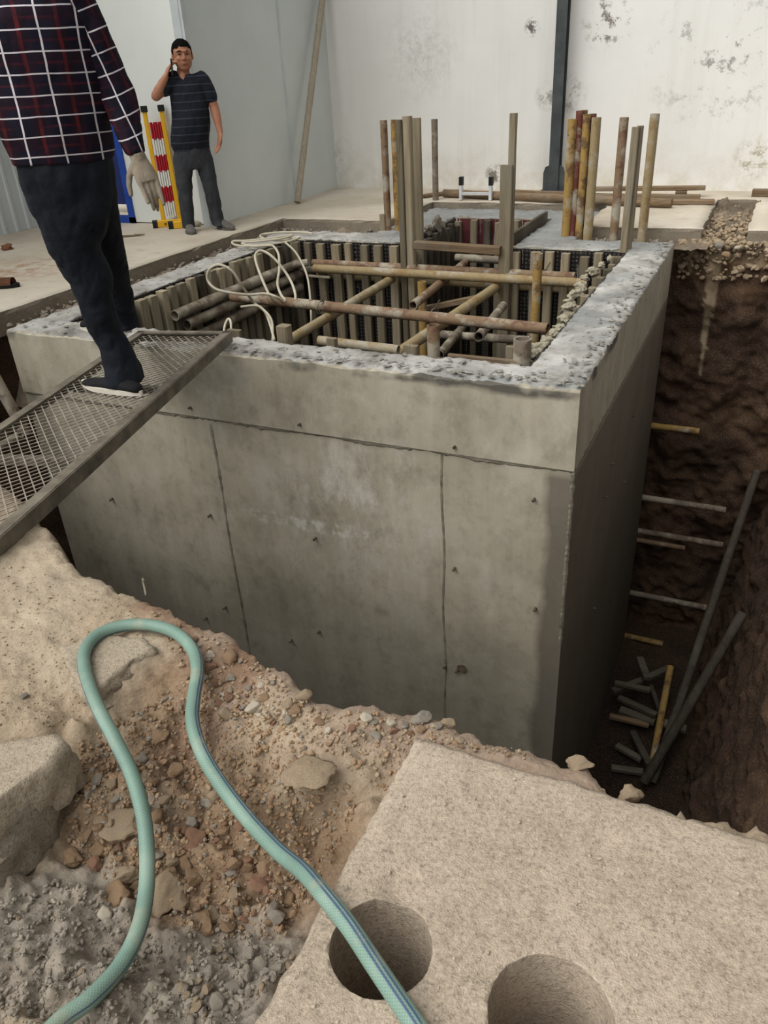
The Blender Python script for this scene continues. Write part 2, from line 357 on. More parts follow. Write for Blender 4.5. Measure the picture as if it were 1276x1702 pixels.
# ------------------------------------------------------------------ mesh helpers
def link(name, me, mat, parent=None, smooth=False):
    ob = bpy.data.objects.new(name, me); C.objects.link(ob)
    if mat is not None:
        for mm in (mat if isinstance(mat, (list, tuple)) else [mat]): me.materials.append(mm)
    if parent is not None: ob.parent = parent
    if smooth: me.polygons.foreach_set('use_smooth', [True] * len(me.polygons))
    return ob
def frombm(name, bm, mat, parent=None, smooth=False, normals=True):
    if normals: bmesh.ops.recalc_face_normals(bm, faces=bm.faces)
    me = bpy.data.meshes.new(name); bm.to_mesh(me); bm.free()
    return link(name, me, mat, parent, smooth)
def tag(ob, label, cat=None, group=None, kind=None):
    if label: ob['label'] = label
    if cat: ob['category'] = cat
    if group: ob['group'] = group
    if kind: ob['kind'] = kind
    return ob
def empty(name, loc, label, cat, group=None, kind=None, mat=None):
    ob = bpy.data.objects.new(name, None); C.objects.link(ob); ob.empty_display_size = 0.1
    if mat is not None: ob.matrix_world = mat
    else: ob.location = loc
    tag(ob, label, cat, group, kind); return ob
def frame_of(d, up=Vector((0, 0, 1))):
    d = d.normalized(); s = d.cross(up)
    if s.length < 1e-3: s = d.cross(Vector((0, 1, 0)))
    s.normalize(); u = s.cross(d); return s, u
def bar(bm, a, b, w_, h, up=Vector((0, 0, 1)), bev=0.0, jit=0.0):
    """rectangular bar from a to b, w_ across, h along up"""
    a, b = Vector(a), Vector(b); s, u = frame_of(b - a, up); vs = []
    n = max(1, int((b - a).length / 0.25)) if jit else 1
    for k in range(n + 1):
        p = a.lerp(b, k / n)
        if jit: p = p + s * rng.uniform(-jit, jit) + u * rng.uniform(-jit, jit)
        c = min(w_, h) * 0.12 if bev else 0
        ring = [(-w_ / 2 + c, -h / 2), (w_ / 2 - c, -h / 2), (w_ / 2, -h / 2 + c), (w_ / 2, h / 2 - c), (w_ / 2 - c, h / 2), (-w_ / 2 + c, h / 2), (-w_ / 2, h / 2 - c), (-w_ / 2, -h / 2 + c)] if bev else [(-w_ / 2, -h / 2), (w_ / 2, -h / 2), (w_ / 2, h / 2), (-w_ / 2, h / 2)]
        vs.append([bm.verts.new(p + s * x + u * z) for x, z in ring])
    m_ = len(vs[0])
    for r0, r1 in zip(vs, vs[1:]):
        for i in range(m_): bm.faces.new((r0[i], r0[(i + 1) % m_], r1[(i + 1) % m_], r1[i]))
    bm.faces.new(vs[0][::-1]); bm.faces.new(vs[-1])
def box(bm, x0, x1, y0, y1, z0, z1):
    v = [bm.verts.new((x, y, z)) for z in (z0, z1) for x, y in ((x0, y0), (x1, y0), (x1, y1), (x0, y1))]
    for f in ((0, 1, 2, 3), (4, 5, 6, 7), (0, 1, 5, 4), (1, 2, 6, 5), (2, 3, 7, 6), (3, 0, 4, 7)): bm.faces.new([v[i] for i in f])
def pipe(bm, a, b, r, hollow=True, seg=14, jit=0.0):
    a, b = Vector(a), Vector(b); s, u = frame_of(b - a); d = (b - a).normalized()
    def ring(p, rr): return [bm.verts.new(p + s * math.cos(2 * math.pi * k / seg) * rr + u * math.sin(2 * math.pi * k / seg) * rr) for k in range(seg)]
    n = max(1, int((b - a).length / 0.08)); rs = []
    for k in range(n + 1):
        rs.append(ring(a.lerp(b, k / n), r * (1 + rng.uniform(-jit, jit))))
    def skin(r0, r1):
        for i in range(seg): bm.faces.new((r0[i], r0[(i + 1) % seg], r1[(i + 1) % seg], r1[i]))
    for r0, r1 in zip(rs, rs[1:]): skin(r0, r1)
    if hollow:
        e = min(0.25, (b - a).length * 0.3)
        for end, inw, o_ in ((a, d, rs[0]), (b, -d, rs[-1])):
            r1 = ring(end, r * 0.82); r2 = ring(end + inw * e, r * 0.82); skin(o_, r1); skin(r1, r2); bm.faces.new(r2)
    else:
        bm.faces.new(rs[0][::-1]); bm.faces.new(rs[-1])
def spline(pts, n=8):
    pts = [Vector(p) for p in pts]; P = [2 * pts[0] - pts[1]] + pts + [2 * pts[-1] - pts[-2]]; out = []
    for i in range(1, len(P) - 2):
        p0, p1, p2, p3 = P[i - 1:i + 3]
        for k in range(n):
            t = k / n
            out.append(0.5 * ((2 * p1) + (p2 - p0) * t + (2 * p0 - 5 * p1 + 4 * p2 - p3) * t * t + (3 * p1 - p0 - 3 * p2 + p3) * t ** 3))
    out.append(pts[-1]); return out
def tube(name, pts, r, mat, parent=None, seg=12, uv=False):
    bm = bmesh.new(); rings = []; up = Vector((0, 0, 1)); s = None; L = [0.0]
    for i, p in enumerate(pts):
        d = (pts[min(i + 1, len(pts) - 1)] - pts[max(i - 1, 0)]).normalized()
        if s is None: s, u = frame_of(d)
        else: s = (s - d * s.dot(d)).normalized(); u = s.cross(d)
        if i: L.append(L[-1] + (p - pts[i - 1]).length)
        rings.append([bm.verts.new(p + (s * math.cos(2 * math.pi * k / seg) + u * math.sin(2 * math.pi * k / seg)) * r) for k in range(seg)])
    lay = bm.loops.layers.uv.new('UVMap') if uv else None
    for i in range(len(rings) - 1):
        for k in range(seg):
            f = bm.faces.new((rings[i][k], rings[i][(k + 1) % seg], rings[i + 1][(k + 1) % seg], rings[i + 1][k])); f.smooth = True
            if uv:
                for lp, (uu, vv) in zip(f.loops, ((k / seg, L[i]), ((k + 1) / seg, L[i]), ((k + 1) / seg, L[i + 1]), (k / seg, L[i + 1]))): lp[lay].uv = (uu, vv)
    bm.faces.new(rings[0][::-1]); bm.faces.new(rings[-1])
    return frombm(name, bm, mat, parent)
def fbm(x, y, z, H=0.9, o_=5): return noise.fractal(Vector((x, y, z)), H, 2.0, o_, noise_basis='PERLIN_ORIGINAL')

def cellslab(name, xs, ys, occ, zt, levels, mats, dtop, parent=None, dside=None):
    """one connected solid over the occupied cells of a grid: uneven top, side faces down through the levels, mats = (top, side)"""
    nx, ny = len(xs), len(ys); bm = bmesh.new(); V = {}; lev = [None] + list(levels)
    bound = set()
    O = lambda i, j: 0 <= i < nx - 1 and 0 <= j < ny - 1 and occ[i][j]
    for i in range(nx):
        for j in range(ny):
            k = sum((O(i, j), O(i - 1, j), O(i, j - 1), O(i - 1, j - 1)))
            if 0 < k < 4: bound.add((i, j))
    def vert(i, j, l):
        if (i, j, l) not in V:
            x, y = xs[i], ys[j]
            if l == 0:
                d = Vector(dtop(x, y, (i, j) in bound)); V[i, j, l] = bm.verts.new((x + d.x, y + d.y, zt + d.z))
            else:
                d = Vector(dside(x, y, lev[l])) if dside and l < len(lev) - 1 else Vector((0, 0, 0))
                V[i, j, l] = bm.verts.new((x + d.x, y + d.y, lev[l] + d.z))
        return V[i, j, l]
    for i in range(nx - 1):
        for j in range(ny - 1):
            if not occ[i][j]: continue
            f = bm.faces.new((vert(i, j, 0), vert(i + 1, j, 0), vert(i + 1, j + 1, 0), vert(i, j + 1, 0))); f.material_index = 0; f.smooth = True
            for (a, b, ni, nj) in (((i, j), (i + 1, j), i, j - 1), ((i + 1, j), (i + 1, j + 1), i + 1, j), ((i + 1, j + 1), (i, j + 1), i, j + 1), ((i, j + 1), (i, j), i - 1, j)):
                if O(ni, nj): continue
                for l in range(len(lev) - 1):
                    f = bm.faces.new((vert(*b, l), vert(*a, l), vert(*a, l + 1), vert(*b, l + 1))); f.material_index = 1
    return frombm(name, bm, mats, parent, normals=False)
def lines(stops, step):
    """grid lines that pass through every stop"""
    out = []
    for a, b in zip(stops, stops[1:]):
        n = max(1, round((b - a) / step)); out += [a + (b - a) * k / n for k in range(n)]
    return out + [stops[-1]]
def occupancy(xs, ys, inside):
    return [[inside((xs[i] + xs[i + 1]) / 2, (ys[j] + ys[j + 1]) / 2) for j in range(len(ys) - 1)] for i in range(len(xs) - 1)]
def sheet(name, fn, nu, nv, mat, colfn=None, smooth=True):
    """surface (u, v in 0..1) -> point, with a colour zone per vertex"""
    V = []; 
    for i in range(nu):
        for j in range(nv): V.append(tuple(fn(i / (nu - 1), j / (nv - 1))))
    Fc = [(i * nv + j, (i + 1) * nv + j, (i + 1) * nv + j + 1, i * nv + j + 1) for i in range(nu - 1) for j in range(nv - 1)]
    me = bpy.data.meshes.new(name); me.from_pydata(V, [], Fc)
    ob = link(name, me, mat, smooth=smooth)
    if colfn:
        at = me.color_attributes.new('zone', 'FLOAT_COLOR', 'POINT')
        at.data.foreach_set('color', np.array([colfn(*p) for p in V], dtype=np.float32).ravel())
    return ob

# ================================================================== THE SETTING
SLX, SBY, PIT = -4.62, 7.40, -4.3           # slab edge left of the tank, slab edge behind it, pit bottom
X0, X1, Y0, Y1, ZT = -4.44, -0.675, 3.565, 7.12, -0.06   # concrete tank outline and rim height
def slab_top(x, y, edge):
    k = 0.012 if edge else 0.0
    return (fbm(x * 6, y * 6, 1) * k * 2, fbm(x * 6, y * 6, 4) * k * 2, fbm(x * 3, y * 3, 0) * 0.006 - k * 0.5)
def in_floor(x, y):
    if x < SLX: return True
    if y > SBY:
        if -3.42 < x < -1.5 and y < 8.62: return False          # the tank's rear arm stands in the slab
        if -0.50 < x < -0.14 and y < 9.05: return False         # trench broken out of the slab
        return True
    return False
xs = lines([-9.0, SLX - 1.2, SLX, -3.42, -1.5, -0.50, -0.14, 1.2, 4.0], 0.10); ys = lines([-3.0, 3.0, SBY, 8.62, 9.05, 9.7], 0.10)
fl = cellslab('floor', xs, ys, occupancy(xs, ys, in_floor), 0.0, [-0.03, -0.16], [MAT['floor'], MAT['slab_edge']], slab_top)
tag(fl, 'dusty concrete shed floor with a cut edge around the concrete tank', 'floor', kind='structure')

bm = bmesh.new(); box(bm, -9, 6, 9.6, 9.8, -0.2, 4.6)
tag(frombm('wall_back', bm, MAT['white_wall']), 'whitewashed back wall with peeling paint', 'wall', kind='structure')
# cabin of white sandwich panels: side wall greyed for its shade, white front with a doorway, ribbed wall further left
bm = bmesh.new(); box(bm, -5.2, -5.12, 6.86, 9.6, 0, 4.6)
tag(frombm('wall_right', bm, MAT['panel']), 'side wall of the panel cabin, greyed for its shade', 'wall', kind='structure')
bm = bmesh.new(); box(bm, -5.126, -5.108, 8.52, 8.55, 0, 4.6)
tag(frombm('trim_1', bm, MAT['panel_trim']), 'narrow seam strip on the cabin side wall', 'trim', kind='structure')
bm = bmesh.new(); box(bm, -5.215, -5.10, 6.84, 6.90, 0, 4.6); box(bm, -5.215, -5.13, 6.835, 6.845, 0, 4.6)
tag(frombm('trim_2', bm, MAT['panel_trim']), 'upright corner trim of the panel cabin behind the standing man', 'trim', kind='structure')
DX0, DX1, DY = -7.0, -6.14, 6.93
bm = bmesh.new(); box(bm, DX1, -5.2, DY - .03, DY + .05, 0.01, 4.6); box(bm, -7.2, DX0, DY - .03, DY + .05, 0, 4.6); box(bm, DX0, DX1, DY - .03, DY + .05, 2.05, 4.6)
tag(frombm('wall_front', bm, MAT['panel_white']), 'white front wall of the panel cabin around the blue doorway', 'wall', kind='structure')
bm = bmesh.new(); box(bm, -8.8, -5.2, 8.6, 8.66, 0, 4.6)
tag(frombm('wall_inner', bm, MAT['panel_white']), 'inner wall seen through the blue doorway', 'wall', kind='structure')
bm = bmesh.new(); prev = None; y = -3.0; prof = []
while y < 6.9:
    prof += [(y, 0), (y + .10, 0), (y + .115, .012), (y + .145, .012), (y + .16, 0)]; y += .16
for yy, dx in prof:
    cur = (bm.verts.new((-7.18 + dx, yy, 0)), bm.verts.new((-7.18 + dx, yy, 4.6)), bm.verts.new((-7.26, yy, 0)), bm.verts.new((-7.26, yy, 4.6)))
    if prev:
        bm.faces.new((prev[0], cur[0], cur[1], prev[1])); bm.faces.new((prev[2], prev[3], cur[3], cur[2]))
    prev = cur
bmesh.ops.remove_doubles(bm, verts=bm.verts, dist=1e-4)
tag(frombm('wall_left', bm, MAT['panel']), 'ribbed panel wall behind the man in plaid', 'wall', kind='structure')
d = empty('door_1', (DX1, DY, 0), 'blue framed doorway of the panel cabin with dark blue leaf', 'door', kind='structure')
bm = bmesh.new()
for x0, x1, z0, z1 in ((DX0, DX0 + .07, 0, 2.05), (DX1 - .07, DX1, 0, 2.05), (DX0, DX1, 1.98, 2.05), (DX0, DX1, 0, .06)):
    box(bm, x0 - DX1, x1 - DX1, -.055, .075, z0, z1)
frombm('door_frame', bm, MAT['blue'], d)
bm = bmesh.new(); box(bm, DX0 - DX1 - .5, .25, .50, .54, .10, 2.4)
frombm('door_leaf', bm, MAT['blue_dark'], d)
bm = bmesh.new()                                   # steel column in front of the back wall
cx, cy = GY(921, 305, 9.45).x, 9.45
for a in ((cx - .055, cx + .055, cy - .07, cy - .055), (cx - .055, cx + .055, cy + .055, cy + .07), (cx - .008, cx + .008, cy - .055, cy + .055)): box(bm, a[0], a[1], a[2], a[3], 0.02, 4.6)
c_ = empty('trim_3', (0, 0, 0), 'dark steel column standing against the white back wall', 'column', kind='structure')
frombm('column_shaft', bm, MAT['col_steel'], c_)
bm = bmesh.new(); box(bm, cx - .14, cx + .14, cy - .12, cy + .12, 0, .02); frombm('base_plate', bm, MAT['col_steel'], c_)
for sx in (-1, 1):
    bm = bmesh.new()
    v = [bm.verts.new((cx + sx * a, cy - .05 + t, b)) for t in (0, .015) for a, b in ((.055, .02), (.12, .02), (.12, .2), (.10, .26), (.055, .28))]
    bm.faces.new(v[:5]); bm.faces.new(v[5:])
    for i in range(5): bm.faces.new((v[i], v[(i + 1) % 5], v[5 + (i + 1) % 5], v[5 + i]))
    frombm('gusset', bm, MAT['col_steel'], c_)

# ------------------------------------------------------------------ near ground: survey points (sight line, height, soil colour)
TAN, DUST, RED, BRN, GRY, PNK, DRK = (178, 160, 136), (190, 174, 151), (144, 116, 95), (150, 126, 100), (158, 149, 136), (162, 142, 124), (120, 97, 75)
SV = [(-40, 930, 0, DUST), (60, 960, 0, DUST), (60, 1040, 0, DUST), (150, 985, 0, DUST), (200, 1030, 0, TAN), (100, 1100, 0, DUST), (20, 1150, 0, TAN), (215, 1090, .0, DUST), (-60, 1100, 0, DUST),
      (240, 1065, 0, DUST), (180, 1140, -.02, TAN), (60, 1190, -.01, TAN), (120, 1210, -.04, TAN), (-60, 1250, -.03, TAN),
      (215, 985, .0, TAN), (250, 1000, .005, RED), (300, 1035, 0, RED), (360, 1050, .01, PNK), (410, 1070, .01, RED), (470, 1120, .01, PNK), (515, 1150, .015, PNK), (620, 1172, .01, PNK), (735, 1200, 0, PNK),
      (870, 1245, 0, PNK), (960, 1285, -.005, PNK), (1040, 1320, -.02, TAN), (1150, 1345, -.04, TAN),
      (330, 1110, -.01, RED), (400, 1110, -.005, RED), (270, 1130, -.03, BRN), (380, 1170, -.02, PNK), (440, 1185, -.01, TAN), (250, 1190, -.06, BRN), (330, 1200, -.05, RED), (200, 1200, -.06, TAN),
      (500, 1210, -.005, TAN), (560, 1215, 0, PNK), (640, 1230, -.01, PNK), (510, 1265, .01, DUST), (590, 1270, -.02, TAN), (620, 1320, -.04, TAN), (470, 1290, -.02, TAN), (570, 1340, -.05, BRN),
      (150, 1260, -.09, BRN), (220, 1270, -.10, BRN), (120, 1310, -.13, BRN), (290, 1250, -.10, RED), (300, 1300, -.13, BRN), (250, 1340, -.15, GRY), (360, 1320, -.10, BRN), (420, 1320, -.07, BRN),
      (440, 1370, -.13, BRN), (500, 1370, -.13, BRN), (540, 1390, -.14, BRN), (480, 1420, -.20, DRK), (520, 1430, -.20, DRK), (320, 1380, -.19, BRN), (380, 1400, -.19, BRN), (270, 1410, -.20, BRN), (200, 1390, -.18, BRN),
      (130, 1380, -.17, BRN), (60, 1400, -.18, TAN), (0, 1430, -.19, TAN), (420, 1470, -.23, BRN), (350, 1480, -.23, BRN), (290, 1510, -.23, DRK), (230, 1460, -.21, BRN), (480, 1500, -.23, BRN), (500, 1470, -.23, RED),
      (160, 1450, -.19, GRY), (90, 1460, -.17, GRY), (20, 1490, -.16, GRY), (180, 1520, -.18, GRY), (100, 1540, -.15, GRY), (20, 1560, -.14, GRY), (250, 1570, -.20, GRY), (330, 1570, -.21, GRY), (420, 1550, -.22, GRY),
      (170, 1610, -.15, GRY), (60, 1640, -.11, GRY), (150, 1680, -.11, GRY), (270, 1660, -.15, GRY), (360, 1650, -.16, GRY), (430, 1630, -.18, GRY), (400, 1700, -.14, GRY), (20, 1700, -.09, TAN), (300, 1720, -.13, GRY), (470, 1580, -.22, GRY), (100, 1760, -.09, TAN), (400, 1780, -.13, GRY)]
SP = np.array([[*G(a, b, c)[:2], c] for a, b, c, _ in SV]); SCOL = np.array([lin(k)[:3] for *_, k in SV])
EDGE = [(-9, 2.4), (-4, 2.15), (-2.6, 1.86)] + [tuple(G(a, b, c)[:2]) for a, b, c in ((75, 868, 0), (100, 915, 0), (125, 940, 0), (175, 958, 0), (222, 988, 0), (262, 998, .01), (300, 1022, 0), (340, 1038, 0), (385, 1050, .01), (425, 1078, .01), (470, 1105, .01), (500, 1142, .01), (530, 1158, .01), (610, 1160, .01), (680, 1180, 0), (745, 1190, .005), (800, 1218, 0), (870, 1232, 0), (930, 1262, 0), (975, 1266, 0), (1010, 1298, 0), (1060, 1318, -.01))] + [(0.12, 1.24), (0.35, 1.22), (0.7, 1.3), (4, 1.3)]
EX = np.array([e[0] for e in EDGE]); EY = np.array([e[1] for e in EDGE])
order = np.argsort(EX); EX, EY = EX[order], EY[order]
SB = (-0.523, 1.10, -0.9, 1.165)            # cut slab with the two drilled holes: x0, x1, y0, y1
def idw(x, y):
    d2 = (SP[:, 0] - x) ** 2 + (SP[:, 1] - y) ** 2
    w_ = 1.0 / (d2 + 0.0006) ** 1.7; w_ /= w_.sum(); return w_
def gheight(x, y, detail=True):
    w_ = idw(x, y); z = float(w_ @ SP[:, 2])
    t = min(max((z + .005) / -.06, 0), 1)
    amp = 0.007 + 0.022 * t
    if detail: z += fbm(x * 9, y * 9, 2) * amp + noise.turbulence(Vector((x * 22, y * 22, 5)), 5, False) * amp * 1.1 - amp * 0.6
    dx = min(x - SB[0], SB[1] - x); dy = SB[3] - y; dd = min(dx, dy)
    if dd > 0.0: z += (-0.75 - z) * min(dd / 0.03, 1)
    elif dd > -0.02 and z > -0.012: z = -0.012
    return z
fx = lambda a: a
gx = lines([-4.58, -2.45, -1.55, 0.25, 1.0, 4.0], 0.30)
gx = lines([-4.58, -3.2, -2.45], 0.10)[:-1] + lines([-2.45, -1.6], 0.016)[:-1] + lines([-1.6, 0.3], 0.0075)[:-1] + lines([0.3, 1.0, 4.0], 0.12)
gv = lines([-3.0, -0.3], 0.3)[:-1] + lines([-0.3, 0.2], 0.05)[:-1]
NF = 150
def ground():
    V, Cc = [], []; rows = None
    for x in gx:
        ye = float(np.interp(x, EX, EY)) + 0.022 * fbm(x * 7, 3.3, 1) + 0.012 * fbm(x * 30, 1.3, 5)
        col = [(x, y) for y in gv] + [(x, 0.2 + (ye - 0.2) * k / NF) for k in range(NF + 1)]
        n0 = len(V)
        for (a, b) in col:
            z = gheight(a, b)
            e = (ye - b)
            if 0 <= e < 0.05: z -= (0.05 - e) ** 2 * 9 * 0.7
            V.append((a, b, z)); c = idw(a, b) @ SCOL; k = 1 + 0.18 * fbm(a * 5, b * 5, 9); Cc.append((*np.clip(c * k, 0, 1), 1))
        zl = V[-1][2]
        for k in range(1, 31):                                # near face of the pit below the lip
            t = k / 30; z = zl + (PIT - zl) * t ** 1.3
            V.append((x, ye + 0.02 * min(1, t * 20) + 0.12 * t + 0.05 * fbm(x * 4, z * 4, 7) * min(1, t * 8), z)); c = SCOL[14] * 0.55; Cc.append((*c, 1))
        rows = len(V) - n0
    Fc = [(i * rows + j, (i + 1) * rows + j, (i + 1) * rows + j + 1, i * rows + j + 1) for i in range(len(gx) - 1) for j in range(rows - 1)]
    me = bpy.data.meshes.new('ground'); me.from_pydata(V, [], Fc); ob = link('ground', me, MAT['ground'], smooth=True)
    at = me.color_attributes.new('zone', 'FLOAT_COLOR', 'POINT'); at.data.foreach_set('color', np.array(Cc, dtype=np.float32).ravel())
    return ob
tag(ground(), 'loose brown soil and dusty ground along the near edge of the pit', 'ground', kind='structure')

# ------------------------------------------------------------------ pit faces
def earthcol(p, sx=1.0):
    x, y, z = p
    a = fbm(x * 1.1, y * 1.1, z * 1.6, o_=4); b = fbm(x * 4, y * 4, z * 5, o_=4)
    base = np.array(lin((76, 57, 44))[:3]) * (1 + 0.35 * a + 0.25 * b)
    k = min(max((a * 1.4 + b * .5 + 0.05) * 1.5, 0), 1); base = base * (1 - k * .6) + np.array(lin((96, 74, 54))[:3]) * k * .6
    return base
def backface(u, v):
    x = -4.7 + 6.6 * u; z = -0.10 + (PIT + .1) * v
    top = -0.10
    if -0.62 < x < 0.05: top = -0.10 - 0.10 * (1 - abs((x + .3) / .36))
    z = top + (PIT - top) * v
    tooth = 0.03 * math.sin(x * 16 + 0.5 * math.sin(z * 3)) * (1 if z > -2.4 else 0.3) * min(1, v * 12)
    return (x, SBY + .02 + 0.10 * v + 0.10 * fbm(x * 1.7, z * 1.7, 3) * min(1, v * 10) + 0.05 * fbm(x * 7, z * 7, 8) * min(1, v * 20) + tooth, z)
def backcol(x, y, z):
    c = earthcol((x, y, z))
    xs_ = GY(1190, 420, 7.45).x * (1 - (z + .3) / -1.3) + GY(1165, 620, 7.5).x * ((z + .3) / -1.3)
    wd = 0.06 * (1 - min(max((-z - .2) / 1.2, 0), .75))
    if -1.3 < z < -0.1 and abs(x - xs_ + 0.02 * fbm(z * 6, 1, 1)) < wd: c = c * .3 + np.array(lin((176, 158, 130))[:3]) * .7     # dry sand that trickled down
    if z > -0.28 + 0.1 * fbm(x * 6, z * 6, 1): c = c * .4 + np.array(lin((168, 146, 120))[:3]) * .6
    return (*np.clip(c, 0, 1), 1)
pb = sheet('wall_pit_back', backface, 260, 170, MAT['pit_earth'], backcol)
bm = bmesh.new(); bm.from_mesh(pb.data)          # the tank's rear arm passes through the earth here
bmesh.ops.delete(bm, geom=[f for f in bm.faces if -3.40 < f.calc_center_median().x < -1.55], context='FACES'); bm.to_mesh(pb.data); bm.free()
tag(pb, 'dark brown earth face of the pit behind the tank', 'earth wall', kind='structure')
def rightx(z): return 0.98 - 0.86 * (z / PIT) ** 0.9
def rightface(u, v):
    y = 1.0 + 6.7 * u; z = -0.05 + (PIT + .05) * v
    return (rightx(min(z, -0.0001) if z < 0 else -0.0001) + 0.10 * fbm(y * 1.6, z * 1.6, 5) * min(1, v * 10) + 0.04 * fbm(y * 7, z * 7, 2) * min(1, v * 10), y, z)
tag(sheet('wall_pit_right', rightface, 220, 170, MAT['pit_earth'], lambda x, y, z: (*np.clip(earthcol((x, y, z)) * 1.12, 0, 1), 1)), 'sloping brown earth face on the far side of the right pit gap', 'earth wall', kind='structure')
def leftface(u, v):
    y = 1.2 + 6.4 * u; z = -0.13 + (PIT + .13) * v
    return (SLX - 0.02 - 0.25 * min(1, v * 9) * (1 if y < 3.6 else max(0, 1 - (y - 3.6) * 4)) + 0.09 * fbm(y * 2, z * 2, 6) * min(1, v * 10) + 0.04 * fbm(y * 8, z * 8, 1) * min(1, v * 10), y, z)
tag(sheet('wall_pit_left', leftface, 120, 90, MAT['pit_earth'], lambda x, y, z: (*np.clip(earthcol((x, y, z)), 0, 1), 1)), 'earth face of the pit under the left floor slab', 'earth wall', kind='structure')
tag(sheet('floor_pit', lambda u, v: (-5.2 + 6.6 * u, 1.0 + 6.9 * v, PIT + 0.08 + 0.08 * fbm(u * 9, v * 9, 2)), 70, 70, MAT['pit_earth'], lambda x, y, z: (*(earthcol((x, y, z)) * .5), 1)), 'muddy bottom of the pit, colour darkened for its deep shade', 'earth floor', kind='structure')  # earth colour lowered here so the floor carries the pit's shade
def gap(u, v):     # backfill between tank and slab, an L that runs along the left and the back
    tot = 3.75 + 4.2; s_ = u * tot
    if s_ < 3.75:
        y = 3.62 + s_; x = SLX - .03 + (X0 + .03 - SLX) * v
    else:
        x = SLX + (s_ - 3.75); y = SBY + .03 + (Y1 - .03 - SBY) * v
        y = min(y, 3.62 + 3.75 + .06)
    z = -0.115 + 0.035 * fbm(x * 5, y * 5, 1) + 0.03 * fbm(x * 16, y * 16, 2) - (0.55 * max(0, 1 - s_ / .35) if s_ < .35 else 0)
    return (x, y, z)
gs = sheet('soil_gap', gap, 330, 12, MAT['gap_soil']); gs.name = 'ground_backfill'
bm = bmesh.new(); bm.from_mesh(gs.data); bmesh.ops.delete(bm, geom=[f for f in bm.faces if -3.40 < f.calc_center_median().x < -1.53 and f.calc_center_median().y > 7.1], context='FACES'); bm.to_mesh(gs.data); bm.free()
tag(gs, 'crumbly grey backfill soil between the tank and the floor slab', 'soil', kind='structure')
def trench(u, v):
    x = -0.52 + 0.42 * u; y = 7.36 + 1.72 * v
    return (x, y, -0.16 + 0.12 * v + 0.05 * fbm(x * 6, y * 6, 3) + 0.05 * fbm(x * 14, y * 14, 2))
tr = sheet('ground_trench', trench, 36, 110, MAT['gap_soil'])
tag(tr, 'rubble filled trench broken through the rear floor slab', 'soil', kind='structure')

# ================================================================== THE CONCRETE TANK
IX0, IX1, IY0, IY1 = -4.16, -0.99, 3.83, 6.75      # inside of the tank
NX0, NX1, NY1 = -2.98, -1.95, 8.12                 # rear arm
def in_tank(x, y):
    if not ((X0 < x < X1 and Y0 < y < Y1) or (-3.42 < x < -1.5 and y < 8.6 and y > Y0)): return False
    if IX0 < x < IX1 and IY0 < y < IY1: return False
    if NX0 < x < NX1 and IY1 - .01 < y < NY1: return False
    return True
xs = lines([X0, IX0, -3.42, NX0, NX1, -1.5, IX1, X1], 0.022); ys = lines([Y0, IY0, IY1, Y1, NY1, 8.6], 0.022)
def rim_top(x, y, edge):
    z = 0.010 * fbm(x * 5, y * 5, 1) + 0.010 * noise.turbulence(Vector((x * 14, y * 14, 3)), 4, False) - 0.006
    if edge: return (0.010 * fbm(x * 14, y * 14, 2), 0.010 * fbm(x * 14, y * 14, 7), z - 0.008 + 0.012 * fbm(x * 20, y * 20, 4))
    return (0, 0, z)
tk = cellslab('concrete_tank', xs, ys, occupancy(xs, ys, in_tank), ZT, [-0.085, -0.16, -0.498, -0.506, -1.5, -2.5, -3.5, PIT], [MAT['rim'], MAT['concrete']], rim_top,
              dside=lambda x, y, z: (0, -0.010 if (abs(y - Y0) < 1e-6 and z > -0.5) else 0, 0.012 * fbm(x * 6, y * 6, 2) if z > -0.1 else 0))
tag(tk, 'large square cast concrete tank rising out of the pit', 'concrete tank')
def ridge(pts, r, d, name='joint_ridge'):
    bm = bmesh.new(); prev = None
    for i, p in enumerate(pts):
        p = Vector(p); j = fbm(p.x * 18, p.y * 18, p.z * 18 + i)
        t = (Vector(pts[min(i + 1, len(pts) - 1)]) - Vector(pts[max(i - 1, 0)])).normalized(); s = t.cross(d)
        rr = r * (1 + 0.6 * j)
        cur = [bm.verts.new(p + s * a * rr + d * b * rr) for a, b in ((-1.6, -.3), (-.7, .45), (.7, .45), (1.6, -.3))]
        if prev:
            for k in range(3): bm.faces.new((prev[k], prev[k + 1], cur[k + 1], cur[k]))
        prev = cur
    ob = frombm(name, bm, MAT['joint'], tk); return ob
ridge([(X0 + .01 + (X1 - X0 - .02) * k / 160, Y0, -0.502 + 0.006 * math.sin(k * .21)) for k in range(161)], .013, Vector((0, -1, 0)))
ridge([(X1, Y0 + .02 + 3.5 * k / 120, -0.502) for k in range(121)], .010, Vector((1, 0, 0)))
ridge([(-2.90 + .004 * math.sin(k * .13), Y0, -.54 - 2.2 * k / 90) for k in range(91)], .008, Vector((0, -1, 0)))
ridge([(-1.385 + .006 * math.sin(k * .2), Y0, -.12 - 2.6 * k / 100) for k in range(101)], .006, Vector((0, -1, 0)))
ridge([(X1 - .004, Y0 + .004, -.52 - 1.1 * k / 60) for k in range(61)], .009, Vector((.7, -.7, 0)))
bolts = [(187, 828), (350, 855), (525, 893), (500, 703), (757, 740), (756, 943), (888, 828), (890, 1010), (760, 1112), (740, 1105), (531, 1048), (485, 1063), (375, 1008), (318, 675), (343, 1026)]
def bolt(p, n, r, l):
    b = empty('x', p, None, None); bpy.data.objects.remove(b)
    bm = bmesh.new(); pipe(bm, p - n * .02, p + n * l + Vector((0, 0, -.004)), r, False, 8); return bm
for q in bolts: 
    bm = bolt(GY(*q, Y0), Vector((0, -1, 0)), .008, .03); frombm('tie_bolt', bm, MAT['bolt'], tk)
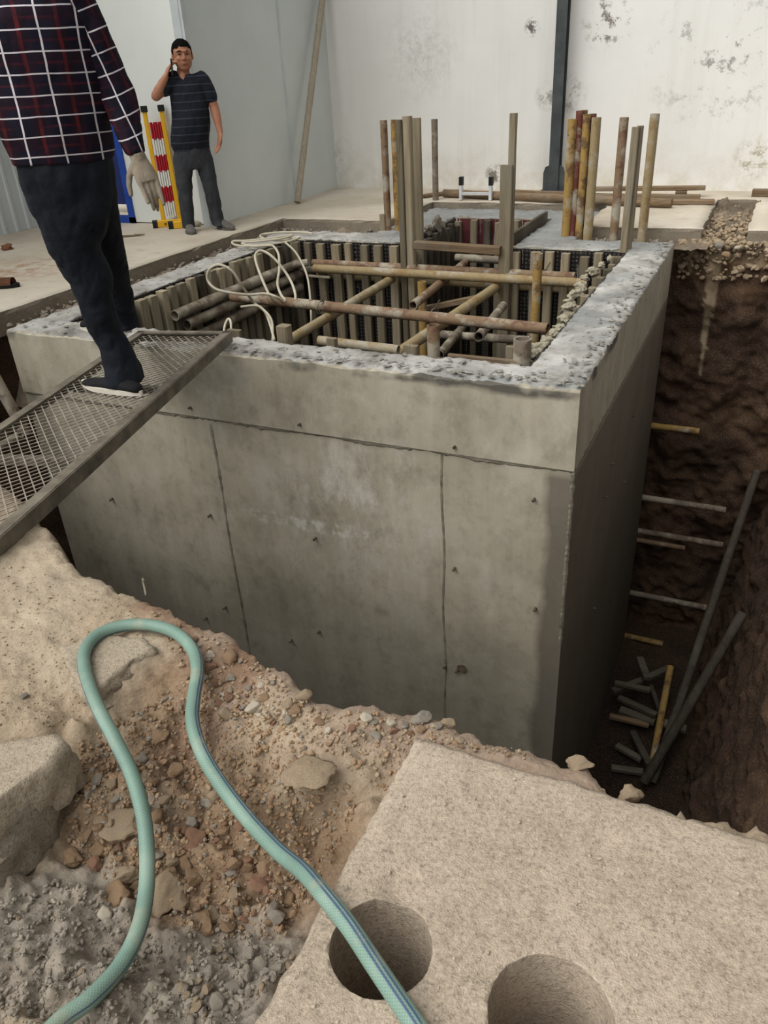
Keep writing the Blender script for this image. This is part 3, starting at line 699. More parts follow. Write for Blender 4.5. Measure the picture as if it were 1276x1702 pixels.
for q in ((1003, 825), (1050, 690), (1035, 800), (1015, 770), (985, 1010)):
    bm = bolt(GX(*q, X1), Vector((1, 0, 0)), .008, .025); frombm('tie_bolt', bm, MAT['bolt'], tk)
bm = bmesh.new()          # dark plastic cone left round one tie
p = GY(768, 1112, Y0); bmesh.ops.create_circle(bm, cap_ends=True, segments=18, radius=.034, matrix=Matrix.Translation(p + Vector((0, -.003, 0))) @ Matrix.Rotation(math.pi / 2, 4, 'X'))
r_ = bmesh.ops.extrude_face_region(bm, geom=bm.faces[:]); bmesh.ops.translate(bm, verts=[v for v in r_['geom'] if isinstance(v, bmesh.types.BMVert)], vec=(0, .006, 0))
frombm('tie_cone', bm, MAT['bolt'], tk)
bm = bmesh.new(); box(bm, IX0 - .02, IX1 + .02, IY0 - .02, NY1, -3.7, -3.6)
frombm('tank_bottom', bm, MAT['pit_earth'], tk)
# mortar chips lying along the outer rim
bm = bmesh.new()
for k in range(430):
    t = rng.random()
    if t < .5: x, y = X1 - abs(rng.gauss(.05, .05)), rng.uniform(Y0, Y1)
    elif t < .85: x, y = rng.uniform(-2.7, X1), Y0 + abs(rng.gauss(.03, .05))
    else: x, y = rng.uniform(X0, X1), Y0 + rng.uniform(0.02, .22)
    if not in_tank(x, y): continue
    s_ = .005 + .014 * rng.random() ** 2; a = rng.uniform(0, 6.28)
    m_ = Matrix.Translation((x, y, ZT + .006)) @ Matrix.Rotation(a, 4, 'Z') @ Matrix.Rotation(rng.uniform(-.3, .3), 4, 'X') @ Matrix.Diagonal((s_ * 1.6, s_ * .8, s_ * .2, 1))
    bmesh.ops.create_icosphere(bm, subdivisions=1, radius=1, matrix=m_)
tag(frombm('mortar_crumbs', bm, MAT['crumb']), 'dark mortar chips scattered along the tank rim', 'mortar chips', kind='stuff')

# ------------------------------------------------------------------ formwork panels inside the tank
def formwork(label, a, b, nrm, n, ply, wd, ragged, wmat, zt=-.085, dep=.06, zb=-3.3, redtop=None):
    a, b, nrm = Vector(a), Vector(b), Vector(nrm)
    pa = empty('formwork_panel', (0, 0, 0), label, 'formwork panel', 'formwork panels lining the tank')
    bm = bmesh.new(); t = (b - a).normalized()
    bar(bm, a + nrm * .010 + Vector((0, 0, (zt + zb) / 2)), b + nrm * .010 + Vector((0, 0, (zt + zb) / 2)), .018, zt - zb)
    frombm('plywood', bm, ply, pa)
    if redtop:
        bm = bmesh.new(); bar(bm, a + nrm * .0225 + Vector((0, 0, zt - redtop / 2)), b + nrm * .0225 + Vector((0, 0, zt - redtop / 2)), .004, redtop); frombm('red_facing', bm, MAT['film_red'], pa)
    for k in range(n):
        u = (k + .5) / n + rng.uniform(-.12, .12) / n; p = a.lerp(b, u) + nrm * (.022 + dep / 2)
        top = zt - rng.uniform(0, ragged); w_ = wd * rng.uniform(.8, 1.15)
        bm = bmesh.new(); bar(bm, p + Vector((0, 0, zb)), p + Vector((rng.uniform(-.006, .006), rng.uniform(-.006, .006), top)), w_ if abs(t.x) > .5 else dep * rng.uniform(.8, 1.2), dep if abs(t.x) > .5 else w_, Vector((0, 1, 0)), .1)
        frombm('batten', bm, wmat if rng.random() < .8 else MAT['wood_dark'], pa)
    return pa
formwork('formwork of close set battens along the left inside wall of the tank', (IX0, IY0, 0), (IX0, IY1, 0), (1, 0, 0), 24, MAT['film'], .085, .025, MAT['wood_lit'], zt=-.07)
formwork('black formwork with spaced battens on the rear wall, left of the tall timbers', (IX0, IY1, 0), (NX0, IY1, 0), (0, -1, 0), 8, MAT['film'], .075, .03, MAT['wood'])
formwork('formwork of dark battens on the left side of the rear recess', (NX0, IY1, 0), (NX0, NY1, 0), (1, 0, 0), 9, MAT['film'], .08, .06, MAT['wood_dark'])
formwork('red topped formwork at the back of the rear recess', (NX0, NY1, 0), (NX1, NY1, 0), (0, -1, 0), 7, MAT['film'], .065, .03, MAT['wood'], redtop=.32)
formwork('cement splashed formwork on the rear wall, right of the tall boards', (NX1, IY1, 0), (IX1, IY1, 0), (0, -1, 0), 7, MAT['film'], .07, .04, MAT['wood'])
formwork('formwork on the right inside wall under the row of cement lumps', (IX1, IY0, 0), (IX1, IY1, 0), (-1, 0, 0), 12, MAT['film'], .07, .03, MAT['wood'])
formwork('formwork on the near inside wall of the tank behind the front rim', (IX0 + .1, IY0, 0), (IX1, IY0, 0), (0, 1, 0), 14, MAT['film'], .07, .04, MAT['wood'])
formwork('formwork on the right side of the rear recess below the slanted board', (NX1, IY1, 0), (NX1, NY1, 0), (-1, 0, 0), 8, MAT['film'], .07, .04, MAT['wood'])

# ================================================================== PIPES AND TIMBERS ON AND IN THE TANK
def steel(label, a, b, r, mat, name='scaffold_pipe', group=None, cat='steel pipe', cem=0.03):
    bm = bmesh.new(); pipe(bm, a, b, r, jit=cem)
    return tag(frombm(name, bm, MAT[mat], smooth=False), label, cat, group)
def shade(ob):
    me = ob.data; me.polygons.foreach_set('use_smooth', [True] * len(me.polygons))
    try: me.set_sharp_from_angle(angle=math.radians(40))
    except Exception: pass
    return ob
def timber(label, a, b, w_, h, mat='wood', name='timber', up=Vector((0, 1, 0)), cat='timber', group=None, jit=0.002):
    bm = bmesh.new(); bar(bm, a, b, w_, h, up, .1, jit)
    return tag(frombm(name, bm, MAT[mat]), label, cat, group)
def upright(label, bx, by, ty, y, r, mat, zb=-.35, kind='pipe', w_=.06, h=.05, name=None):
    p = GY(bx, by, y); zt = ztop(p.x, y, ty)
    a, b = Vector((p.x, y, zb)), Vector((p.x, y, zt))
    if kind == 'pipe': return shade(steel(label, a, b, r, mat, name or 'upright_pipe'))
    return timber(label, a, b, w_, h, mat, name or 'upright_timber')
YG = 7.27
upright('speckled rusty upright pipe, leftmost behind the tank', 645, 378, 200, YG, .033, 'steel_rust')
upright('short sawn timber stub at the foot of the leftmost rusty pipe', 637, 376, 356, YG - .02, 0, 'wood', kind='t', w_=.055, name='timber_stub')
upright('ochre yellow upright pipe left of the tall timbers', 661, 374, 199, YG, .031, 'steel_yellow')
upright('slim tall timber, left one of the three at the recess corner', 671, 400, 199, 6.64, 0, 'wood', -3.0, 't', .055, .07)
upright('tallest squared timber in the middle of three at the recess corner', 683, 400, 193, 6.66, 0, 'wood', -3.0, 't', .07, .07)
upright('flat brown board, right one of the three at the recess corner', 696, 392, 196, 6.92, 0, 'wood', -3.0, 't', .085, .035)
upright('lone grey upright pipe behind the rear recess left of the ladder', 724, 343, 198, 8.72, .034, 'steel_grey', 0.0)
upright('wide short board at the right corner of the rear recess', 838, 440, 274, 6.62, 0, 'wood', -3.0, 't', .10, .035)
upright('narrow tall timber behind the wide board right of the ladder', 850, 300, 188, 6.68, 0, 'wood', -3.0, 't', .055, .05)
upright('thick yellow upright pipe at the left of the painted cluster', 940, 384, 198, YG, .038, 'steel_yellow')
upright('grey and dark red upright pipe second in the painted cluster', 951, 384, 184, YG + .03, .034, 'steel_red')
upright('yellow flaking upright pipe in the middle of the painted cluster', 962, 384, 190, YG, .033, 'steel_yellow')
upright('thin pipe behind the middle of the painted cluster', 958, 372, 183, YG + .08, .030, 'steel_rust')
upright('red patched pipe tucked behind the tan one in the painted cluster', 971, 384, 189, YG + .06, .030, 'steel_red')
upright('tan rusty upright pipe at the right of the painted cluster', 977, 385, 195, YG - .02, .040, 'steel_tan')
upright('grey rusty upright pipe right of the painted cluster', 1020, 386, 195, YG, .037, 'steel_rust')
upright('grey double timber standing on the right rear corner of the tank, front half', 1036, 418, 211, 6.76, 0, 'wood', -.12, 't', .055, .05)
upright('grey double timber standing on the right rear corner of the tank, rear half', 1044, 414, 209, 6.80, 0, 'wood', -.12, 't', .045, .05)
upright('brown mottled upright pipe, rightmost behind the tank', 1067, 388, 189, YG, .038, 'steel_tan')

shade(steel('rusty brown pipe lying across the tank opening, nearest the front rim', G(386, 493, -.28), G(910, 547, -.28), .040, 'steel_rust'))
shade(steel('upper yellowish pipe of the pair along the rear wall of the tank', G(522, 446, -.29), G(976, 471, -.29), .038, 'steel_tan'))
shade(steel('grey rear pipe of the pair along the rear wall of the tank', G(520, 437, -.27), G(955, 460, -.27), .036, 'steel_rust'))
shade(steel('lower pipe under the pair along the rear wall of the tank', G(528, 456, -.40), G(962, 482, -.40), .034, 'steel_tan'))
shade(steel('tan pipe running front to back under the left of the crossing pipe', G(440, 590, -.36), G(652, 463, -.36), .038, 'steel_tan'))
shade(steel('tan pipe running front to back under the middle of the crossing pipe', G(655, 592, -.37), G(826, 476, -.37), .040, 'steel_tan'))
xl = -4.03
for lab, dz, a, b, mt in (('top muddy pipe of the three stacked along the left inside wall', -.27, 4.75, 6.60, 'steel_grey'), ('middle muddy pipe of the three stacked along the left inside wall', -.37, 4.85, 6.66, 'steel_grey'), ('bottom muddy pipe of the three stacked along the left inside wall', -.49, 4.7, 6.6, 'steel_grey')):
    shade(steel(lab, (xl + (.02 if dz < -.3 else 0), a, dz), (xl + .02, b, dz), .043, mt, cem=.08))
shade(steel('short grey pipe end with coupler at the left rear inside corner', G(487, 441, -.26), G(512, 436, -.24), .034, 'steel_grey', 'pipe_coupler', cat='pipe coupler'))
shade(steel('short pipe stub beside the coupler at the left rear inside corner', G(490, 446, -.32), G(540, 449, -.32), .03, 'steel_grey'))
shade(steel('open ended brown pipe sloping into the rear recess', GY(686, 508, 5.75), GY(772, 437, 7.4), .036, 'steel_rust'))
shade(steel('open ended grey pipe low under the middle of the tank opening', GY(795, 560, 5.3), GY(836, 508, 6.4), .036, 'steel_grey'))
shade(steel('dark pipe crossing low in the rear recess', GY(757, 428, 7.5), GY(838, 433, 7.5), .036, 'steel_grey'))
shade(steel('dark pipe crossing deep below the middle of the opening', GY(730, 556, 6.2), GY(880, 566, 6.2), .036, 'steel_grey'))
shade(steel('dark pipe slanting deep in the pit left of the stub', GY(730, 590, 5.4), GY(768, 545, 6.4), .036, 'steel_grey'))
shade(steel('yellow flaking pipe standing inside the tank near the right wall', Vector((GY(892, 430, 6.25).x, 6.25, -3.2)), Vector((GY(892, 430, 6.25).x + .01, 6.25, ztop(GY(892, 430, 6.25).x, 6.25, 421))), .036, 'steel_yellow', 'upright_pipe'))
shade(steel('yellow pipe standing inside the tank under the crossing pipes', Vector((GY(701, 480, 6.2).x, 6.2, -3.2)), Vector((GY(701, 480, 6.2).x, 6.2, ztop(GY(701, 480, 6.2).x, 6.2, 468))), .036, 'steel_yellow', 'upright_pipe'))
def stub(label, px, top, y, r, mat, kind='p', w_=.06, h=.06, dz=.5, name='pipe_stub'):
    p = GY(px, top + 10, y); z = ztop(p.x, y, top)
    if kind == 'p': return shade(steel(label, Vector((p.x, y, z - dz)), Vector((p.x, y, z)), r, mat, name))
    return timber(label, Vector((p.x, y, z - dz)), Vector((p.x, y, z)), w_, h, mat, name)
stub('rusty brown pipe stub standing at the front rim of the opening', 720, 540, 3.99, .036, 'steel_rust')
stub('cement crusted thick pipe stub at the right front inside corner', 868, 563, 3.98, .048, 'steel_grey')
stub('rough squared grey stub on the front rim near the mesh ramp', 472, 541, 3.93, 0, 'wood', 't', .075, .075, name='timber_stub')
stub('small double timber stub at the front rim left of the brown pipe stub', 683, 574, 3.97, 0, 'wood', 't', .08, .04, name='timber_stub')
stub('thin timber stub beside the cement crusted pipe stub', 848, 576, 4.0, 0, 'wood', 't', .045, .04, name='timber_stub')
stub('broken board end behind the ramp corner at the front rim', 390, 548, 4.0, 0, 'wood', 't', .10, .035, name='timber_stub')
stub('splintered timber stub at the front rim under the leftmost front to back pipe', 552, 562, 3.96, 0, 'wood', 't', .06, .04, name='timber_stub')
shade(steel('yellowish pipe lying low behind the left half of the front rim', GY(530, 566, 4.1), GY(662, 582, 4.1), .03, 'steel_tan'))
timber('pale lath along the right half of the front rim inside', GY(745, 592, 3.95), GY(862, 604, 3.95), .03, .03, 'woodx')
timber('horizontal timber brace between the tall timbers and the wide board', GY(690, 407, 6.60), GY(832, 416, 6.58), .07, .075, 'woodx')
timber('sloping timber brace low inside the tank opening', GY(706, 513, 6.3), GY(795, 495, 6.4), .05, .05, 'woodx')
timber('slanted cement smeared board on the right side of the rear recess', (NX1 - .035, 6.86, -.05), (NX1 - .02, 7.95, -.04), .03, .14, 'wood_dark', up=Vector((0, 0, 1)))
timber('pale lath beside the coupler along the left rear corner of the tank', G(513, 458, -.36), G(548, 461, -.36), .02, .02, 'wood_pole')
# binding wire at the crossings
for lab, px, py, z in (('twisted binding wire on the brown crossing pipe at its left tan pipe', 535, 511, -.28), ('twisted binding wire on the brown crossing pipe above the stub', 722, 524, -.28), ('binding wire on the pipe pair above the middle', 692, 449, -.28), ('binding wire on the pipe pair near its right end', 905, 458, -.28)):
    c = G(px, py, z); pts = []
    for k in range(27):
        a = k / 26 * 4.6 * math.pi; rr = .052 + .004 * math.sin(k * 2.1); pts.append(c + Vector((.012 * math.sin(k * .7) + (k - 13) * .0012, math.cos(a) * rr, math.sin(a) * rr)))
    pts.append(c + Vector((.03, .01, .10))); pts.append(c + Vector((.05, -.02, .12)))
    tag(tube('binding_wire', pts, .0035, MAT['wire'], seg=6), lab, 'wire')

# ------------------------------------------------------------------ rocks: a few shapes, many copies
def rockmesh(name, seed, sub=3, sq=(1, .8, .6), mats=None, cuts=7, rough=.16):
    r2 = random.Random(seed); bm = bmesh.new(); bmesh.ops.create_icosphere(bm, subdivisions=sub, radius=1)
    planes = []
    for _ in range(cuts):
        n = Vector((r2.gauss(0, 1), r2.gauss(0, 1), r2.gauss(0, 1))).normalized(); planes.append((n, r2.uniform(.5, .82)))
    for v in bm.verts:
        p = v.co.copy()
        for n, d in planes:
            e = p.dot(n) - d
            if e > 0: p -= n * e * .92
        k = fbm(p.x * 1.7 + seed, p.y * 1.7, p.z * 1.7); k2 = fbm(p.x * 6 + seed, p.y * 6, p.z * 6)
        p *= 1 + rough * k + rough * .35 * k2
        v.co = Vector((p.x * sq[0], p.y * sq[1], p.z * sq[2]))
    bmesh.ops.recalc_face_normals(bm, faces=bm.faces)
    me = bpy.data.meshes.new(name); bm.to_mesh(me); bm.free()
    return me
def rock(label, p, size, mat, sq=(1, .8, .6), rz=0, seed=None, name='stone', sub=3, tilt=(0, 0), cat='stone', group=None, cuts=7, rough=.16):
    me = rockmesh(name, seed if seed is not None else rng.randint(0, 9999), sub, sq, cuts=cuts, rough=rough); me.materials.append(MAT[mat])
    ob = bpy.data.objects.new(name, me); C.objects.link(ob); ob.location = p; ob.rotation_euler = (tilt[0], tilt[1], rz); ob.scale = (size,) * 3
    me.polygons.foreach_set('use_smooth', [True] * len(me.polygons))
    return tag(ob, label, cat, group)
LG = 'cement lumps along the right inside edge of the tank'
for k, (px, py, s_) in enumerate(((1012, 430, .05), (1000, 441, .055), (984, 452, .07), (972, 462, .05), (966, 476, .075), (957, 490, .07), (947, 502, .06), (944, 513, .075), (938, 530, .055), (928, 546, .06), (918, 556, .055), (909, 566, .05), (899, 578, .075), (884, 590, .065), (874, 583, .05))):
    rock('pale hardened cement lump in the row along the right inside edge of the tank', G(px, py, -.095), s_ * .72, 'lump', (1, rng.uniform(.6, .9), .7), rng.uniform(0, 6), 300 + k, 'cement_lump', 4, cat='cement lump', group=LG, cuts=5, rough=.45)
for lab, px, py, z, s_ in (('knobbly cement clump hanging on the left top of the rear recess', 728, 372, -.06, .10), ('small cement clump beside the knobbly one at the rear recess', 712, 382, -.08, .07)):
    rock(lab, GY(px, py, 7.2), s_ * .62, 'rock_grey', (1, .6, 1.1), 1, 77 + px, 'cement_lump', 4, cat='cement lump', cuts=4, rough=.5)

# ------------------------------------------------------------------ ladder, planks, leaning pole at the back
p0, p1 = G(766, 342, 0), G(815, 343, 0); yl = 8.74
lx0, lx1 = GY(766, 330, yl).x, GY(815, 330, yl).x; lz = ztop((lx0 + lx1) / 2, yl, 294)
la = empty('ladder', ((lx0 + lx1) / 2, yl, 0), 'top of an aluminium ladder with black end caps behind the tank', 'ladder')
for sx in (-1, 1):
    X = sx * (lx1 - lx0) / 2
    bm = bmesh.new(); bar(bm, (X, 0, .005), (X, 0.01, lz - .02), .032, .055, Vector((0, 1, 0)), .1); frombm('rail', bm, MAT['alu'], la)
    bm = bmesh.new(); bar(bm, (X, 0.008, lz - .085), (X, 0.01, lz), .040, .064, Vector((0, 1, 0)), .1); frombm('end_cap', bm, MAT['black_plastic'], la)
bm = bmesh.new(); bar(bm, (-(lx1 - lx0) / 2, 0, lz - .17), ((lx1 - lx0) / 2, 0, lz - .17), .04, .028); frombm('rung', bm, MAT['alu'], la)
def plank(label, a, b, w_, h, z0, mat='woodx', rnd=False):
    pa, pb = G(*a, z0), G(*b, z0)
    if rnd:
        bm = bmesh.new(); pipe(bm, pa, pb, w_ / 2, False, 12, .05); return shade(tag(frombm('log', bm, MAT[mat]), label, 'log'))
    return timber(label, pa, pb, w_, h, mat, 'plank', Vector((0, 0, 1)), 'plank')
plank('long round log on the floor in front of the back wall', (738, 321), (1116, 338), .085, 0, .045, rnd=True)
plank('upper plank raised along the foot of the back wall', (975, 314), (1172, 312), .09, .04, .085)
plank('middle plank behind the round log near the back wall', (960, 325), (1163, 327), .10, .04, .022)
plank('pale front plank right of the round log end', (1052, 336), (1187, 335), .10, .04, .024)
plank('thin dark lath on the floor left of the steel column', (856, 318), (938, 321), .05, .03, .016, 'woodx')
plank('short plank block under the upper plank near the back wall', (1122, 322), (1141, 322), .09, .05, .040)
plank('thin reddish branch on the floor left of the ladder', (702, 326), (764, 318), .045, 0, .024, rnd=True)
plank('end of a grey timber on the floor at the right by the back wall', (1250, 320), (1310, 321), .09, .07, .036)
rock('small rusty clamp lying by the reddish branch', G(750, 319, .03), .045, 'bolt', (1, .7, .6), .4, 5, 'pipe_clamp', 2, cat='clamp')
a = G(494, 336, .02); b = GX(537, -12, -5.03); d = (b - a); e = a + d * 1.45; e.x = max(e.x, -5.06); e.y = min(e.y, 9.52)
bm = bmesh.new(); pipe(bm, a, a + d * ((9.5 - a.y) / d.y if d.y > 0 else 1.2), .036, False, 12, .05)
k = GX(526, 68, -5.04)
tag(shade(frombm('wooden_pole', bm, MAT['wood_pole'])), 'long pale wooden pole leaning in the corner of the cabin side wall', 'pole')

# ------------------------------------------------------------------ folded safety barrier
ax = Vector((.80, .60, 0)).normalized(); ay = Vector((-.60, .80, 0))
def local(origin): 
    M_ = Matrix.Identity(4)
    for i in range(3): M_[i][0] = ax[i]; M_[i][1] = ay[i]; M_[i][2] = (0, 0, 1)[i]; M_[i][3] = origin[i]
    return M_
bo = G(288, 376, 0)
br = empty('safety_barrier', bo, 'folded red and white slatted safety barrier with yellow posts beside the standing man', 'barrier', mat=local(bo))
bz = ztop(bo.x, bo.y, 176)
for sx, nm in ((-.085, 0), (.075, 1)):
    bm = bmesh.new(); bar(bm, (sx, 0, .05), (sx, 0, bz - .03), .042, .05, Vector((0, 1, 0)), .1); f = frombm('post', bm, MAT['yellow'], br)
    bm = bmesh.new(); bar(bm, (sx, 0, bz - .05), (sx, 0, bz + .005), .062, .066, Vector((0, 1, 0)), .15); frombm('post_cap', bm, MAT['black_plastic'], f)
zs0, zs1 = .10, bz - .14
for k in range(5):
    X = -.050 + .0225 * k; sl = None
    for q in range(6):
        bm = bmesh.new(); off = .012 * (k % 2); a_, b_ = zs1 - (q + 1) * (zs1 - zs0) / 6 - off, zs1 - q * (zs1 - zs0) / 6 - off
        bar(bm, (X, -.012 - .002 * (k % 2), a_), (X, -.012 - .002 * (k % 2), b_), .0165, .02, Vector((0, 1, 0)), .1)
        ob = frombm('slat' if q == 0 else ('red_band' if q % 2 == 0 else 'white_band'), bm, MAT['red_strip' if q % 2 == 0 else 'white_strip'], br if q == 0 else sl)
        if q == 0: sl = ob
for k in range(5):
    X = -.039 + .0225 * k; sl = None
    for q in range(6):
        bm = bmesh.new(); a_, b_ = zs1 - (q + 1) * (zs1 - zs0) / 6, zs1 - q * (zs1 - zs0) / 6
        bar(bm, (X, .012, a_), (X, .012, b_), .016, .012, Vector((0, 1, 0)), .1)
        ob = frombm('slat' if q == 0 else ('red_band' if q % 2 == 0 else 'white_band'), bm, MAT['red_strip' if q % 2 == 0 else 'white_strip'], br if q == 0 else sl)
        if q == 0: sl = ob
for off, lab in ((0, 'a'), (.16, 'b')):
    bm = bmesh.new(); bar(bm, (-.17 + off, -.01 - off * .9, .035), (.10 + off * .6, -.02 - off * .9, .035), .06, .07, Vector((0, 0, 1)), .08); ft = frombm('foot_bar', bm, MAT['yellow'], br)
    bm = bmesh.new(); bar(bm, (-.20 + off, -.01 - off * .9, .035), (-.15 + off, -.01 - off * .9, .035), .066, .076, Vector((0, 0, 1)), .08); frombm('end_cap', bm, MAT['black_plastic'], ft)
    if off == 0:
        bm = bmesh.new()      # the small dark characters on the foot
        for k, (x, z, w_, h) in enumerate(((-.075, .038, .018, .006), (-.075, .03, .006, .02), (-.062, .034, .005, .022), (-.035, .036, .016, .006), (-.03, .03, .005, .02), (-.005, .034, .005, .022), (.010, .034, .005, .022))):
            bar(bm, (x - w_ / 2, -.0465, z), (x + w_ / 2, -.0465, z), .003, h, Vector((0, 0, 1)))
        frombm('lettering', bm, MAT['black_plastic'], ft)

# ------------------------------------------------------------------ cables
def Yp(l): return [GY(a, b, c) for a, b, c in l]
coil = [G(a, b, -.035 + c) for a, b, c in ((520, 388, 0), (495, 386, 0), (455, 387, .01), (433, 391, 0), (440, 397, .01), (470, 399, 0), (498, 394, .01), (480, 401, 0), (440, 407, 0), (405, 409, .01), (388, 406, 0), (388, 401, .01), (410, 400, .02), (450, 396, .02), (485, 391, .02), (470, 396, .03), (430, 401, .02), (402, 404, .01), (420, 409, .01), (448, 408, .02))]
hang = Yp([(456, 411, 6.05), (463, 424, 5.8), (464, 448, 5.65), (461, 472, 5.5), (467, 490, 5.36), (474, 500, 5.32), (462, 506, 5.36), (450, 494, 5.25), (438, 470, 5.3), (426, 438, 5.4), (425, 422, 5.45), (436, 417, 5.5), (456, 430, 5.5), (478, 458, 5.5), (489, 482, 5.4), (490, 500, 5.33), (478, 508, 5.38), (460, 494, 5.24), (440, 488, 5.22), (415, 490, 5.15), (385, 487, 5.05), (358, 480, 5.0), (345, 465, 5.0), (348, 448, 5.0), (364, 440, 5.02), (385, 450, 5.05), (400, 472, 5.1), (412, 490, 5.2), (424, 505, 5.28), (440, 518, 5.2), (449, 540, 5.1), (456, 566, 5.0)])
tag(tube('cable', spline(coil + hang, 7), .0105, MAT['rope'], seg=10), 'cream cable coiled on the left rim and looped over the brown pipe', 'cable')
tag(tube('cable', spline(Yp([(474, 403, 6.4), (490, 418, 6.35), (503, 440, 6.3), (511, 462, 6.2), (515, 490, 6.1), (517, 525, 6.0), (517, 545, 6.0)]), 7), .0095, MAT['rope'], seg=10), 'cream cable strand hanging down past the pipe coupler', 'cable')
tag(tube('cable', spline(Yp([(400, 510, 5.1), (425, 508, 5.15), (438, 515, 5.15), (452, 535, 5.1), (453, 575, 5.0)]) , 7), .0095, MAT['rope'], seg=10), 'short cream cable end hanging under the left end of the brown pipe', 'cable')
tag(tube('cable', spline(Yp([(371, 560, 4.0), (374, 540, 4.1), (380, 530, 4.15), (384, 540, 4.1), (383, 575, 4.0)]), 6), .008, MAT['rope'], seg=8), 'small bent cable loop behind the corner of the mesh ramp', 'cable')

# ------------------------------------------------------------------ expanded metal ramp
TR, TL = G(384, 556, -.01), G(266, 532, -.01); NR = G(0, 903, .03)
dl = (NR - TR); LEN = dl.length * 1.28; dl.normalize(); wv = (TL - TR); WID = wv.length; wv = (wv - dl * wv.dot(dl)); WID = wv.length; wv.normalize(); nv = wv.cross(dl); nv = nv if nv.z > 0 else -nv
rp = empty('mesh_ramp', TR, 'expanded metal gangway spanning from the ground to the tank rim', 'gangway')
def RPT(s_, t, h=0.0): return dl * s_ + wv * t + nv * h
for lab, a, b, f in (('side_rail', RPT(0, 0), RPT(LEN, 0), 1), ('side_rail', RPT(0, WID), RPT(LEN, WID), -1), ('end_rail', RPT(0, 0), RPT(0, WID), 0), ('end_rail', RPT(LEN, 0), RPT(LEN, WID), 0)):
    bm = bmesh.new(); bar(bm, a - nv * .012, b - nv * .012, .012, .062, nv, .1)
    inn = wv * .022 * f if f else dl * (.022 if lab == 'end_rail' and (a.length < .1) else -.022)
    bar(bm, a + inn + nv * .017, b + inn + nv * .017, .045, .009, nv)
    frombm(lab, bm, MAT['galv_frame'], rp)
for s_ in (.85, 1.7, 2.5):
    if s_ < LEN:
        bm = bmesh.new(); bar(bm, RPT(s_, .02, -.035), RPT(s_, WID - .02, -.035), .04, .03, nv); frombm('cross_bar', bm, MAT['galv_frame'], rp)
bm = bmesh.new(); SW, LW = .060, .042; nl = int((LEN - .04) / SW); nw = int((WID - .03) / LW)
LW = (WID - .03) / nw; sw2 = .0022
def sag(s_, t): return .012 - .020 * math.sin(math.pi * min(max(t / WID, 0), 1)) * (0.7 + 0.3 * math.sin(s_ * 5))
for i in range(nl + 1):
    for j in range(nw * 2):
        for sg in (-1, 1):
            if j % 2 == 0: k0, k1 = 0, 1
            else: k0, k1 = 1, 0
            s0 = .02 + i * SW + sg * k0 * SW / 2; s1 = .02 + i * SW + sg * k1 * SW / 2
            t0 = .015 + j * LW / 2; t1 = t0 + LW / 2
            if min(s0, s1) < .005 or max(s0, s1) > LEN - .005: continue
            if sg < 0 and k0 == k1: continue
            a, b = RPT(s0, t0, sag(s0, t0)), RPT(s1, t1, sag(s1, t1)); d = (b - a).normalized(); q = d.cross(nv).normalized()
            vs = [bm.verts.new(p + q * x + nv * z) for p in (a, b) for x, z in ((-.0022, -.0016), (.0022, -.0016), (.0022, .0016), (-.0022, .0016))]
            for f in ((0, 1, 5, 4), (1, 2, 6, 5), (2, 3, 7, 6), (3, 0, 4, 7)): bm.faces.new([vs[x] for x in f])
frombm('expanded_mesh', bm, MAT['galv'], rp)

# ------------------------------------------------------------------ cut slab with two drilled holes
sx0, sx1, sy0, sy1 = SB
xs = lines([sx0, 0.35, sx1 + 0.0] if sx1 > .35 else [sx0, 0.35], .0105); xs = lines([sx0, 0.36], .0105) + lines([0.36, 1.3], .05)[1:]
ys = lines([-0.8, 0.3], .05)[:-1] + lines([0.3, sy1], .0105)
def st(x, y, edge):
    z = 0.004 * fbm(x * 4, y * 4, 1) + 0.0025 * noise.turbulence(Vector((x * 30, y * 30, 3)), 4, False)
    if edge: return (0.008 * fbm(x * 13, y * 13, 2), 0.009 * fbm(x * 13, y * 13, 7) , z - .007 + .006 * fbm(x * 25, y * 25, 3))
    d = min(x - sx0, sy1 - y)
    if d < .03: z -= (.03 - d) * .12
    c = (Vector((x, y)) - Vector(G(668, 1480, 0)[:2])).length
    if c < .05: z -= max(0, (.05 - c)) * .35 * (1 + fbm(x * 30, y * 30, 1))
    return (0, 0, z)
sl = cellslab('concrete_slab', xs, ys, [[True] * (len(ys) - 1) for _ in range(len(xs) - 1)], 0.004, [-.02, -.10, -.26], [MAT['slab'], MAT['slab']], st)
cut = []
for (px, py, rr) in ((633, 1577, .0875), (915, 1692, .0975)):
    bm = bmesh.new(); c = G(px, py, 0); bmesh.ops.create_cone(bm, cap_ends=True, segments=72, radius1=rr, radius2=rr, depth=.7, matrix=Matrix.Translation(c))
    for v in bm.verts:
        a = math.atan2(v.co.y - c.y, v.co.x - c.x); k = 1 + .018 * fbm(math.cos(a) * 3 + px, math.sin(a) * 3, 1) + .02 * max(0, fbm(math.cos(a) * 9, math.sin(a) * 9 + px, 2))
        v.co.x = c.x + (v.co.x - c.x) * k; v.co.y = c.y + (v.co.y - c.y) * k
    cu = frombm('cutter', bm, None); cut.append(cu)
    md = sl.modifiers.new('hole', 'BOOLEAN'); md.operation = 'DIFFERENCE'; md.object = cu; md.solver = 'EXACT'
bpy.context.view_layer.update()
dg = bpy.context.evaluated_depsgraph_get(); me = bpy.data.meshes.new_from_object(sl.evaluated_get(dg)); sl.modifiers.clear(); sl.data = me
for cu in cut: bpy.data.objects.remove(cu)
if not me.materials: me.materials.append(MAT['slab'])
tag(sl, 'thick pale concrete slab with two round drilled holes', 'concrete slab')

